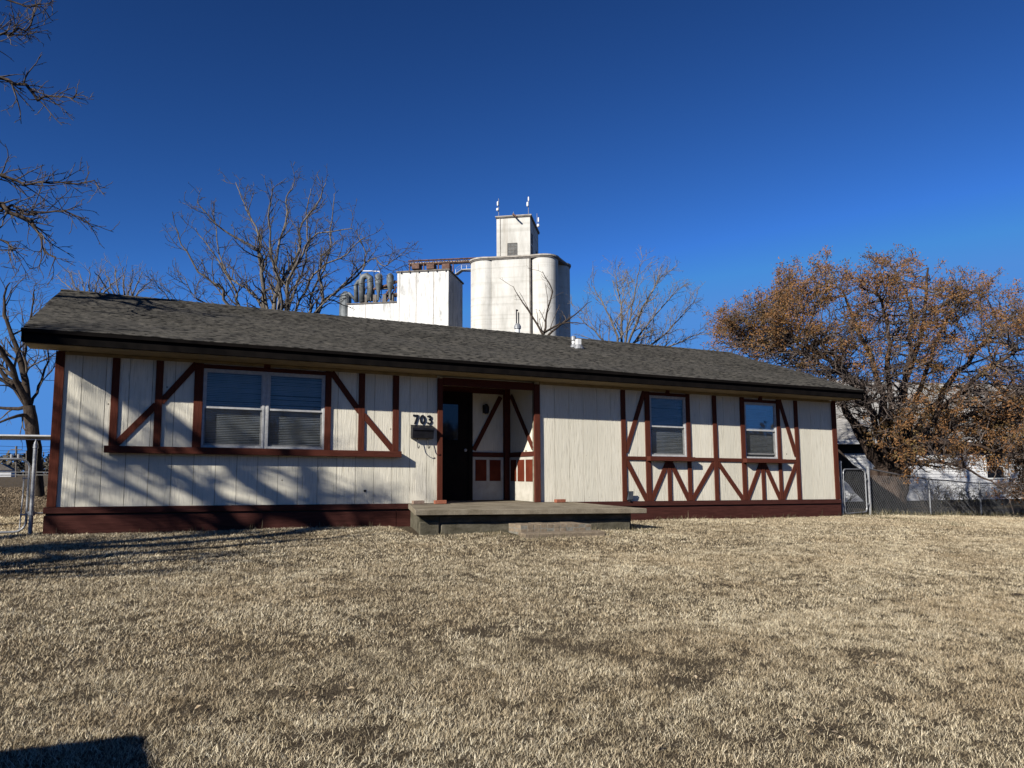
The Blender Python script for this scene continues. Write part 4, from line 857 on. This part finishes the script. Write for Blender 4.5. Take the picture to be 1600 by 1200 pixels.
# gate beside the right corner
G0, G1 = (16.0, .10), (17.08, .40)
gt = root('pedestrian_gate', (16.5, .25, gzf((16.5, .25))), 'small chain link gate between the house corner and the tall fence post', 'gate')
fpost(MB(), 15.90, .08, 1.22, .03).build('gate_post', M['galv'], gt)
def gate_frame(a, b, h0, h1, r_, R_=.1, flip=False):
    a = np.array(a, float); b = np.array(b, float); d = (b-a); L = np.linalg.norm(d); d /= L; pts = []
    for cx_, cz_, a0 in ((L-R_, h0+R_, -90), (L-R_, h1-R_, 0), (R_, h1-R_, 90), (R_, h0+R_, 180)):
        for k in range(5): t = math.radians(a0+k*22.5); pts.append((cx_+R_*math.cos(t), cz_+R_*math.sin(t)))
    pts.append(pts[0]); return [(a[0]+d[0]*s_, a[1]+d[1]*s_, z_+gzf(a)) for s_, z_ in pts]
MB().tube(gate_frame(G0, G1, .04, 1.07, .018), .018, 8).build('gate_frame', M['galv'], gt); link_mesh(np.array(G0)+[.03, .01], np.array(G1)-[.03, .01], .06, 1.05).build('chain_link', M['galv'], gt)
for z_ in (.25, .85): MB().lathe((17.14, .42, gzf(G1)+z_), [(.03, 0), (.03, .05)], 8).build('hinge', M['galv'], gt)
# left gate
gl_ = root('tube_gate', (-1.2, .2, gzf((-1.2, .2))), 'curved cornered steel tube gate at the left edge beside the house', 'gate')
pb = PY(47, 832, .1); pt = PY(60, 700, .1)
MB().lathe((pb[0], pb[1], pb[2]-.08), [(.029, 0), (.029, 1.28), (.036, 1.285), (.032, 1.34), (.007, 1.41)], 14).build('gate_post', M['galv'], gl_)
a0 = PY(30, 832, .15); a1 = PY(45, 717, .15); xr_ = PY(43, 780, .15)[0]
def rrect(x0, x1, z0, z1, R_, y, rb):
    pts = []
    for cx_, cz_, a0_ in ((x1-R_, z0+R_, -90), (x1-R_, z1-R_, 0), (x0+R_, z1-R_, 90), (x0+R_, z0+R_, 180)):
        for k in range(6): t = math.radians(a0_+k*18); pts.append((cx_+R_*math.cos(t), y, cz_+R_*math.sin(t)))
    pts.append(pts[0]); m_ = MB().tube(pts, rb, 10); return m_
rrect(xr_-3.2, xr_, a0[2]+.01, a1[2], .14, .15, .017).build('gate_frame', M['galv'], gl_)
MB().tube([(xr_-.075, .15, a0[2]+.03), (xr_-.06, .15, (a0[2]+a1[2])/2), (xr_-.06, .15, a1[2]-.25)], .010, 6).build('stretcher_bar', M['galv'], gl_)
for z_ in (a0[2]+.25, a1[2]-.28): m = MB(); m.tube([(xr_-.08, .15, z_), (xr_+.02, .15, z_)], .012, 6); m.build('gate_clamp', M['galv'], gl_)
m = MB(); zz = a0[2]+.27; m.tube([(xr_, .15, zz), (pb[0], .1, zz)], .018, 8); m.lathe((pb[0], .1, zz-.03), [(.045, 0), (.045, .06)], 12); m.tube([(pb[0], .1, zz), (.0, .12, zz)], .012, 6); m.build('hinge', M['galv'], gl_)
# field fence further back on the left
ff = root('wire_fence', (-2.0, 4, gzf((-2, 4))), 'thin wire fence with a short post behind the tube gate', 'fence')
q = PY(49.5, 775, 4.0); m = fpost(MB(), q[0], 4.0, .98, .022); m.build('fence_post', M['galv'], ff); fpost(MB(), q[0]-3.2, 4.0, .98, .022).build('fence_post', M['galv'], ff)
for pyy in (737, 741.5): z_ = PY(30, pyy, 4.0)[2]; MB().tube([(q[0]-3.2, 4, z_), (q[0], 4, z_-.01), (.0, 4, z_-.02)], .008, 5).build('wire', M['galv'], ff)
# flat carport far left
dk_ = 24; cpo = root('carport', W(-30, 770, dk_), 'flat white carport roof seen edge on at the left behind the gate', 'carport')
a, b = W(-60, 684, dk_), W(110, 684, dk_); zc = W(30, 679, dk_)[2]
m = MB(); m.box(a[0], b[0], a[1], a[1]+.03, zc-.015, zc+.03); m.box(a[0], b[0], a[1]+.035, a[1]+4, zc-.005, zc+.015); m.build('roof_sheet', M['white_metal'], cpo)
m = MB(); m.box(a[0]+.3, b[0], a[1]+.15, a[1]+.2, zc-.13, zc-.10); m.build('beam', M['white_metal'], cpo)
for x_ in (a[0]+.1, b[0]-.15): MB().box(x_, x_+.07, a[1]+.1, a[1]+.17, gzf((x_, a[1]))-.05, zc-.021).build('carport_post', M['white_metal'], cpo)
# ------------------------------------------------------------------ far left: poles, wires, small house, tree line, road
for (x_, top_, d_, lab) in ((25.5, 697, 130, 'distant utility pole with crossarm and transformers seen above the tube gate'), (41.5, 704, 170, 'distant thin utility pole nearer the house corner')):
    b_ = W(x_, 742, d_); b_[2] = -.35; t_ = W(x_, top_, d_); up_ = root('utility_pole', b_, lab, 'pole', 'distant utility poles')
    MB().tube([b_, (b_+t_)/2, t_], .16, 8).build('pole', M['wood'], up_)
    hw = 4.2*d_/1192*1.0*2; MB().tube([t_-[hw*.905, -hw*.426, 1.1*0+.6], t_+[hw*.905, -hw*.426, -.6]], .09, 6).build('crossarm', M['wood'], up_)
    if d_ == 130:
        for s_ in (-.5, .5): MB().lathe((t_[0]+s_, t_[1]-.3, t_[2]-2.3), [(.25, 0), (.25, .9)], 10).build('transformer', M['galv'], up_)
for i_, (ya, yb_) in enumerate(((702, 700), (706, 704), (693, 696))):
    p_, q2_ = W(-60, ya, 130), W(120, yb_, 130); mid_ = (p_+q2_)/2-[0, 0, .4]; o = MB().tube([p_, (p_+mid_)/2-[0, 0, .08], mid_, (q2_+mid_)/2-[0, 0, .08], q2_], .03, 4).build('power_line', M['black'])
    tag(o, ['lowest', 'middle', 'highest'][(1, 0, 2)[i_]]+' power line crossing behind the tube gate at the left', 'power line', 'distant power lines')
hs = W(5, 741, 150); hs[2] = -.35; hm = root('far_house', hs, 'tiny distant white house at the left edge above the gate', 'house')
MB().box(hs[0]-2.2, hs[0]+1.3, hs[1], hs[1]+5, -.4, .95).build('wall', M['lap'], hm); MB().prism([(hs[0]-2.5, .95), (hs[0]+1.6, .95), (hs[0]-.45, 2.2)], 'y', hs[1]-.3, hs[1]+5.3).build('roof', M['elev_dark'], hm)
def treeline():
    r = rs(91); V = []; F = []
    cs = []; 
    for a in np.arange(-1200, 2200, 2.4):
        d_ = 230+r.uniform(-20, 60); h_ = 19+7*math.sin(a*.011)+5*math.sin(a*.037)+r.uniform(-5, 5); 
        for j in range(5): 
            p_ = W(a+r.uniform(-3, 3), 742-r.uniform(0, h_), d_); p_[2] = max(p_[2], -.3); cs.append(p_)
    cs = np.array(cs); dirs = np.tile([0, 0, 1.], (len(cs), 1)); V, F, A = blade_cluster(cs, dirs, 7, 1.3, .7, 92, elong=1.6)
    o = quadmesh('far_treeline', V, F, 4, M['far_tree'], None, A); tag(o, 'distant grey brown tree line along the horizon', 'trees', kind='stuff')
treeline()
def added_street_row():  # added out of view to darken the pane reflections and cover low sky
    r = rs(95); cs = []
    for a in np.arange(-70, 80, 1.1):
        y0 = -42+r.uniform(-3, 3); h_ = 3.4+.7*math.sin(a*.13)+.5*math.sin(a*.41)
        for j in range(26): cs.append((a+r.normal()*.8, y0+r.normal()*1.2, -1+r.uniform(0, 1)**.7*h_))
    for b in np.arange(-42, 0, 1.4):
        for j in range(18): cs.append((-46+r.normal()*1.3, b+r.normal()*.8, -1+r.uniform(0, 1)*3.5))
    cs = np.array(cs); V, F, A = blade_cluster(cs, np.tile([0, 0, 1.], (len(cs), 1)), 9, .8, .6, 96, elong=1.4)
    xs_ = np.linspace(-70, 80, 76); zz = np.array([-1.2, .2, 1.3, 1.9]); G = np.array([(x, -42.5+.8*math.sin(x*.9+z*2), z+.5*math.sin(x*.31)*(z > 0)) for z in zz for x in xs_]); b0 = len(V); ix = np.arange(4*76).reshape(4, 76)
    F = np.concatenate([F, np.stack([ix[:-1, :-1], ix[:-1, 1:], ix[1:, 1:], ix[1:, :-1]], -1).reshape(-1, 4)+b0]); V = np.concatenate([V, G]); A = np.concatenate([A, np.zeros(len(G))])
    o = quadmesh('added_street_tree_row', V, F, 4, M['far_tree'], None, A); tag(o, 'unseen row of dark winter trees added across the street to darken reflections', 'trees', kind='stuff')
added_street_row()
a, b = W(-700, 741, 60), W(900, 741, 60)
m = MB(); rd_a = W(-300, 744, 75); m.box(-60, 60, 52, 66, -.345, -.325); o = m.build('road', M['asphalt']); o['kind'] = 'structure'

# ------------------------------------------------------------------ shrubs and weeds at the foot of the right fence
def brush(name, pts, h, per, seed, label, cat, group=None, mat=None, leaf=0):
    T = Tree(seed); g = np.array([pts[0][0], pts[0][1], gzf(pts[0])])
    for (x_, y_) in pts:
        z_ = gzf((x_, y_))
        for j in range(per):
            a = T.r.uniform(0, 6.28); l = h*T.r.uniform(.5, 1); s_ = T.r.uniform(.2, .7)*h
            T.limb([(x_+T.r.normal()*.15, y_+T.r.normal()*.15, z_-.02), (x_+s_*.5*math.cos(a), y_+s_*.5*math.sin(a), z_+l*.6), (x_+s_*math.cos(a), y_+s_*math.sin(a), z_+l)], .009, .004, lvl=1,
                   kids=[dict(den=5, len=(.15, .45), ang=(25, 65), wob=.18, trop=.04, start=.2, rf=.6, seg=.1, rmin=.0035)], wob=.12, n=6)
    o = root(name, g, label, cat, group); T.b.build('stems', mat or M['twig_dark'], o, smooth=True)
    if leaf:
        tc_ = np.array([t[0] for t in T.tips]); V, F, A = blade_cluster(tc_, np.tile([0, 0, 1.], (len(tc_), 1)), leaf, .05, .05, seed+1); quadmesh('leaves', V, F, 4, M['weed'], o, A)
    return o
brush('bare_shrub', [(21.9, 2.3), (22.3, 2.4), (22.7, 2.6)], .95, 12, 101, 'wispy bare shrub behind the fence just right of the cedar trunk', 'shrub', 'winter shrubs along the fence', M['twig_dark'], 1)
brush('bare_shrub', [(25.0, 3.6), (26.0, 3.8), (27.0, 4.2)], .95, 14, 103, 'dark dense shrub behind the fence at the far right edge', 'shrub', 'winter shrubs along the fence', M['twig_dark'], 5)
brush('bare_shrub', [(17.6, 1.7), (18.0, 1.9)], .8, 7, 105, 'thin bare shrub behind the small gate left of the cedar trunk', 'shrub', 'winter shrubs along the fence', M['twig_dark'], 0)
wf = blades('fence_weeds', 16000, 0, 0, (.07, .2), .010, 107, tilt=(5, 50), region=(16.0, 30, -.1, 5.5), mat=M['weed'], keep=lambda x, y: (np.abs(y-(.45+(x-17.25)*.268)-.15) < .45))
tag(wf, 'untrimmed green and straw weeds under the chain link fence', 'weeds', kind='stuff')

# ------------------------------------------------------------------ grain elevator (turned to face the street corner)
YE = YAW+math.radians(10); cy_, sy_ = math.cos(YE), math.sin(YE); RE = np.array([[cy_, sy_, 0], [-sy_, cy_, 0], [0, 0, 1.]])   # columns: right, away, up
OE = np.array([CAM[0], CAM[1], 0.0])
def loc(pxx, pyy, d):
    v = FW + RT*(pxx-800)/FP + UP*(600-pyy)/FP; vx, vy = v[0]*cy_-v[1]*sy_, v[0]*sy_+v[1]*cy_
    return np.array([vx*d/vy, d, CAM[2]+v[2]*d/vy])
def eb(m, name, mat, par, **k): return m.build(name, mat, par, rot=RE, origin=OE, **k)
B0 = OE+RE@np.array([1.5, 116, -.35])
EL = root('grain_elevator', B0, 'white concrete grain elevator with round silos and a square headhouse rising behind the roof', 'grain elevator')
zs = loc(800, 407, 112)[2]; xl = loc(736, 500, 112)[0]; xm = loc(775, 500, 110)[0]; xq = loc(829, 500, 110)[0]; xe = loc(884, 500, 114)[0]
R_l = (xm-xl)*.56; m = MB(); m.lathe((xl+R_l, 110+R_l-.3, 0), [(R_l, -.4), (R_l, zs-.35)], 48); eb(m, 'silo', M['elev'], EL, smooth=False)
R_r = (xe-xq)*.46; m = MB(); m.lathe((xq+R_r*.80, 110+R_r-.35, 0), [(R_r, -.4), (R_r, zs-.35)], 48); eb(m, 'silo', M['elev'], EL)
m = MB(); m.lathe((xe-R_r*.8, 110+R_r*3.0, 0), [(R_r, -.4), (R_r, zs-.35)], 48); eb(m, 'silo', M['elev'], EL)
m = MB(); m.box(xm-.6, xq, 109.9, 124, -.4, zs-.35); eb(m, 'bin_wall', M['elev'], EL)
m = MB(); m.box(xq-.12, xq+.12, 109.86, 110.3, -.4, zs-.4); eb(m, 'joint_strip', M['elev_dark'], EL)
# roof slab following the round silos
def slab_outline(e):
    pts = []
    cxl, cyl = xl+R_l, 110+R_l-.3
    for t in np.linspace(180, 270, 12): pts.append((cxl+(R_l+e)*math.cos(math.radians(t)), cyl+(R_l+e)*math.sin(math.radians(t))))
    pts += [(xm, 109.9-e), (xq, 109.9-e)]
    cxr, cyr = xq+R_r*.80, 110+R_r-.35
    for t in np.linspace(255, 360, 14): pts.append((cxr+(R_r+e)*math.cos(math.radians(t)), cyr+(R_r+e)*math.sin(math.radians(t))))
    c3 = xe-R_r*.8, 110+R_r*3.0
    for t in np.linspace(-40, 70, 12): pts.append((c3[0]+(R_r+e)*math.cos(math.radians(t)), c3[1]+(R_r+e)*math.sin(math.radians(t))))
    pts += [(cxl-R_l, 124)]
    return pts
m = MB(); m.prism(slab_outline(.12), 'z', zs-.35, zs-.12); eb(m, 'roof_slab', M['elev_dark'], EL)
m = MB(); m.prism(slab_outline(.22), 'z', zs-.119, zs+.10); eb(m, 'roof_slab', M['elev_cop'], EL)
# headhouse
hx0, hx1 = loc(776, 400, 110.4)[0], loc(828.5, 400, 110.4)[0]; hz = loc(800, 337, 110.4)[2]; hy0, hy1 = 110.4, 119.3
m = MB(); m.box(hx0, hx1, hy0, hy1, zs+.1, hz-.3); hh = eb(m, 'headhouse', M['elev'], EL)
m = MB(); m.box(hx0-.12, hx1+.18, hy0-.15, hy1+.15, hz-.3, hz-.12); eb(m, 'roof_slab', M['elev_dark'], hh); m = MB(); m.box(hx0-.18, hx1+.24, hy0-.2, hy1+.2, hz-.12, hz+.02); eb(m, 'roof_slab', M['elev_cop'], hh)
wx0, wx1 = loc(793, 390, 110.4)[0], loc(808, 390, 110.4)[0]; wz0, wz1 = loc(800, 401.5, 110.4)[2], loc(800, 380, 110.4)[2]
m = MB(); m.box(wx0, wx1, hy0-.03, hy0-.002, wz0, wz1); wn = eb(m, 'window', M['dirtyglass'], EL)
m = MB(); 
for i in range(4): x_ = wx0+(wx1-wx0)*i/3; m.box(x_-.03, x_+.03, hy0-.06, hy0-.031, wz0, wz1)
for i in range(5): z_ = wz0+(wz1-wz0)*i/4; m.box(wx0, wx1, hy0-.065, hy0-.0605, z_-.03, z_+.03)
eb(m, 'window_bars', M['elev_dark'], wn)
for (yy, zz_) in ((111.6, hz-3.2), (116.5, hz-4.6), (111.5, zs+1.4)):
    m = MB(); m.box(hx1+.002, hx1+.04, yy, yy+1.1, zz_-.9, zz_+.7); eb(m, 'window', M['dark'], EL)
m = MB(); p0 = np.array([(hx0+hx1)/2+.0, hy0-.2, hz+.15]); m.tube([p0, p0+[.25, -.9, -.35], p0+[.75, -1.0, -.85]], .13, 8); eb(m, 'hoist_arm', M['rust'], EL)
# downpipe on the headhouse
m = MB(); m.tube([(hx0+.55, hy0-.06, zs+.2), (hx0+.55, hy0-.06, hz-.3)], .05, 6); eb(m, 'downpipe', M['elev_cop'], EL)
m = MB(); 
for xx_ in (hx1+1.2, hx1+2.0): m.lathe((xx_, 112, zs+.1), [(.25, 0), (.25, .3), (.1, .45)], 10)
eb(m, 'roof_vent', M['elev_cop'], EL)
# antennas
def ant(xa, ya, h, bits, label):
    o = root('antenna_mast', OE+RE@np.array([xa, ya, hz]), label, 'antenna', 'antennas on the headhouse roof')
    eb(MB().tube([(xa, ya, hz), (xa, ya, hz+h)], .05, 6), 'mast', M['galv'], o)
    for (dx_, z0_, z1_, rr_) in bits: eb(MB().lathe((xa+dx_, ya-.15, hz+z0_), [(rr_*.6, 0), (rr_, .1), (rr_, z1_-z0_-.1), (rr_*.6, z1_-z0_)], 10), 'antenna_unit', M['white_metal'], o)
ant(hx0+.3, hy0+.2, 2.9, ((-.15, .9, 1.35, .2), (-.12, 1.7, 2.4, .13)), 'thin antenna mast at the left corner of the headhouse roof')
ant(hx1-.25, hy0+.2, 2.9, ((-.1, 1.3, 2.0, .17), (.05, 2.1, 2.8, .11)), 'thin antenna mast at the front right corner of the headhouse roof')
ant(hx1-.1, hy1-.5, 3.0, ((-.35, .6, 1.1, .2), (.2, .7, 1.2, .22), (.25, 1.5, 2.3, .12)), 'antenna cluster at the rear of the headhouse roof')
ant((hx0+hx1)/2, hy0+.3, .7, (), 'short whip antenna at the middle of the headhouse roof')
# older annexe on the left
AX = root('elevator_annexe', OE+RE@np.array([-12, 109, -.35]), 'boxy white peeling concrete mill block left of the silos', 'mill building')
d1 = 116; ax0, ax1 = loc(620, 500, d1)[0], loc(700.5, 500, d1)[0]; az = loc(660, 422, d1)[2]
m = MB(); m.box(ax0, ax1, d1, d1+9.5, -.4, az-.25); eb(m, 'tall_block', M['elev2'], AX)
m = MB(); m.box(ax0-.15, ax1+.2, d1-.15, d1+9.7, az-.249, az); eb(m, 'coping', M['elev_dark'], AX)
for i in range(1, 3): x_ = ax0+(ax1-ax0)*(.04+.335*i); m = MB().box(x_-.05, x_+.05, d1-.02, d1-.001, 0, az-.26); eb(m, 'wall_joint', M['elev_cop'], AX)
m = MB().box(ax0+.35, ax0+.42, d1-.02, d1-.001, 0, az-.26); eb(m, 'wall_joint', M['elev_cop'], AX)
for x_ in np.linspace(ax0+.5, ax1-.6, 6): eb(MB().box(x_, x_+.2, d1-.30, d1-.152, az-.35, az-.1), 'scupper', M['elev_dark'], AX)
lx0 = loc(542, 500, d1)[0]; lz = loc(580, 472, d1)[2]
m = MB(); m.box(lx0, ax0-.002, d1+.3, d1+9, -.4, lz-.2); eb(m, 'low_block', M['elev2'], AX)
m = MB(); m.box(lx0-.2, ax0-.16, d1+.15, d1+9.2, lz-.199, lz); eb(m, 'coping', M['elev_dark'], AX)
m = MB().box(lx0+3.0, lx0+3.08, d1+.28, d1+.299, 0, lz-.2); eb(m, 'wall_joint', M['elev_cop'], AX)
# plant on the low roof
y_ = d1+2.5
def lp(pxx, pyy): q = loc(pxx, pyy, y_); return q[0], y_, q[2]
def duct(pts, r_, name='duct', mat='duct', k=12): eb(MB().tube([lp(*q) for q in pts], r_, k), name, M[mat], AX, smooth=True)
duct([(566, 472), (565, 440), (567, 433), (573, 431), (578, 434), (579, 445), (578, 470)], .55)
duct([(557, 472), (556, 446), (560, 440), (566, 438)], .38)
def cyc(pxx, top_, bot_, r_):
    q = lp(pxx, top_); zb_ = lp(pxx, bot_)[2]; h_ = q[2]-zb_
    eb(MB().lathe((q[0], y_-.4, zb_), [(r_*.25, 0), (r_*.3, h_*.2), (r_, h_*.62), (r_, h_*.9), (r_*.7, h_*.96), (r_*.25, h_)], 20), 'cyclone', M['duct'], AX, smooth=False)
cyc(593, 428, 470, .62); cyc(611, 428, 468, .60)
duct([(563, 430), (564, 423.5), (580, 423.5), (593, 424), (593, 428)], .09, mat='white_metal', k=8)
duct([(584, 452), (604, 446), (622, 440)], .22, 'chute', 'rust', 8); duct([(598, 468), (618, 438)], .16, 'chute', 'rust', 8); duct([(604, 470), (620, 448)], .12, 'chute', 'rust', 8)
for a in ((590, 612, 450, 444), (600, 620, 462, 457)): q0, q1 = lp(a[0], a[2]), lp(a[1], a[3]); eb(MB().box(q0[0], q1[0], y_+.2, y_+1.4, q0[2], q1[2]), 'machine_box', M['rust'], AX)
for x_ in (571, 586, 601, 612): q0 = lp(x_, 471); eb(MB().box(q0[0]-.3, q0[0]+.3, y_-.2, y_+.5, lz, q0[2]+1.1), 'machine_box', M['elev_dark'], AX)
m = MB(); q0 = loc(540, 460, d1+3); m.lathe((q0[0], d1+3, 0), [(1.0, 0), (1.0, q0[2]-.6), (.8, q0[2]), (.3, q0[2]+.5)], 20); eb(m, 'round_leg', M['duct'], AX)
duct([(540, 460), (545, 458), (556, 470)], .25, mat='duct')
rr = random.Random(12); m = MB()
for i in range(16):
    a = rr.uniform(562, 618); q0, q1 = lp(a, 471), lp(a+rr.uniform(-14, 14), rr.uniform(440, 456)); m.tube([np.array(q0)+[0, rr.uniform(-.5, 1.5), 0], np.array(q1)+[0, rr.uniform(-.5, 1.5), 0]], .07, 5)
for z_ in (452, 461): q0, q1 = lp(584, z_), lp(619, z_-2); m.tube([q0, q1], .06, 5)
eb(m, 'steel_framing', M['elev_dark'], AX)
# conveyor bridge from the annexe to the headhouse
CV = root('conveyor_bridge', OE+RE@np.array([-5, 110, 0]), 'rusty conveyor gallery running from the mill block to the headhouse', 'conveyor')
p0 = loc(638, 413, 118.0); p1 = loc(776, 407, 118.0); p1[1] = 118.0; p0[1] = 118.0
for dz_, r_ in ((.55, .14), (0, .14)): eb(MB().tube([p0+[0, 0, dz_], p1+[0, 0, dz_]], r_, 4), 'truss_chord', M['rust'], CV)
m = MB()
for i in range(23):
    a = p0+(p1-p0)*i/23; b = p0+(p1-p0)*(i+1)/23; m.tube([a+[0, 0, (i % 2)*.55], b+[0, 0, ((i+1) % 2)*.55]], .06, 4)
eb(m, 'truss_web', M['rust'], CV)
eb(MB().box(p0[0], p1[0], 118.2, 119.0, p1[2]+.02, p1[2]+.42), 'belt_casing', M['elev_cop'], CV)
for x_ in (650, 673, 697): q0 = loc(x_, 416, 118.0); eb(MB().box(q0[0]-.55, q0[0]+.7, 117.4, 119.1, az+.02 if False else q0[2]-.55, q0[2]+.28), 'drive_box', M['rust'], CV)
for x_ in (640, 662, 685, 708): q0 = loc(x_, 418, 118.0); eb(MB().box(q0[0]-.08, q0[0]+.08, 117.9, 118.1, az, q0[2]+.6), 'support_leg', M['rust'], CV)
CW = root('catwalk', OE+RE@np.array([-6.5, 111, 0]), 'grey stair and catwalk joining the mill block roof to the silos', 'catwalk')
for dy_ in (0, .9):
    pts = [loc(*q, 117.5)+[0, dy_, 0] for q in ((712, 428), (721, 421.5), (737, 421.5))]; eb(MB().tube(pts, .10, 6), 'stringer', M['galv'], CW)
    pts = [loc(*q, 117.5)+[0, dy_, 0] for q in ((712, 420), (721, 413.5), (737, 413.5))]; eb(MB().tube(pts, .045, 5), 'handrail', M['galv'], CW)
m = MB()
for a in np.linspace(0, 1, 7): q0 = loc(712+9*a, 427.5-6*a, 117.5); m.box(q0[0]-.12, q0[0]+.12, 117.5, 118.4, q0[2]-.03, q0[2]+.03)
q0, q1 = loc(721, 421.5, 117.5), loc(737, 421.5, 117.5); m.box(q0[0], q1[0], 117.5, 118.4, q0[2]+.08, q0[2]+.12); eb(m, 'treads', M['galv'], CW)
for x_ in (712, 721, 729, 736): q0 = loc(x_, 428 if x_ == 712 else 421.5, 117.5); eb(MB().tube([q0, q0+[0, 0, .75]], .04, 5), 'stanchion', M['galv'], CW)

# ------------------------------------------------------------------ parked van beside the photographer (only its shadow reaches the picture)
VN = root('parked_van', (-3.6, -9.9, float(gz(-3.6, -9.9))), 'dark blue van parked just outside the left of the view', 'van')
g = float(gz(-3, -9.5)); x1_ = -1.16; yb_ = -9.84
m = MB(); m.prism([(x1_, g+.45), (x1_, g+1.45), (x1_-.12, g+1.55), (x1_-3.0, g+1.58), (x1_-3.7, g+1.0), (x1_-4.6, g+.9), (x1_-4.65, g+.35), (x1_-.05, g+.3)], 'y', yb_-1.8, yb_); vb = m.build('body', M['van'], VN, bevel=.16); vb.modifiers['bevel'].segments = 4
m = MB(); m.prism([(x1_-.3, g+1.0), (x1_-.4, g+1.42), (x1_-2.9, g+1.44), (x1_-3.4, g+1.0)], 'y', yb_-1.81, yb_+.01); m.build('side_glass', M['doorglass'], VN)
for xx in (x1_-.85, x1_-3.7):
    for yy in (yb_-1.75, yb_-.2):
        t = MB(); t.tube([(xx, yy, g+.33), (xx, yy+.2, g+.33)], .33, 24); wl_ = t.build('wheel', M['tyre'], VN); t = MB(); t.tube([(xx, yy-.005, g+.33), (xx, yy+.205, g+.33)], .2, 16); t.build('rim', M['alu'], wl_)
print('objects', len(bpy.data.objects))
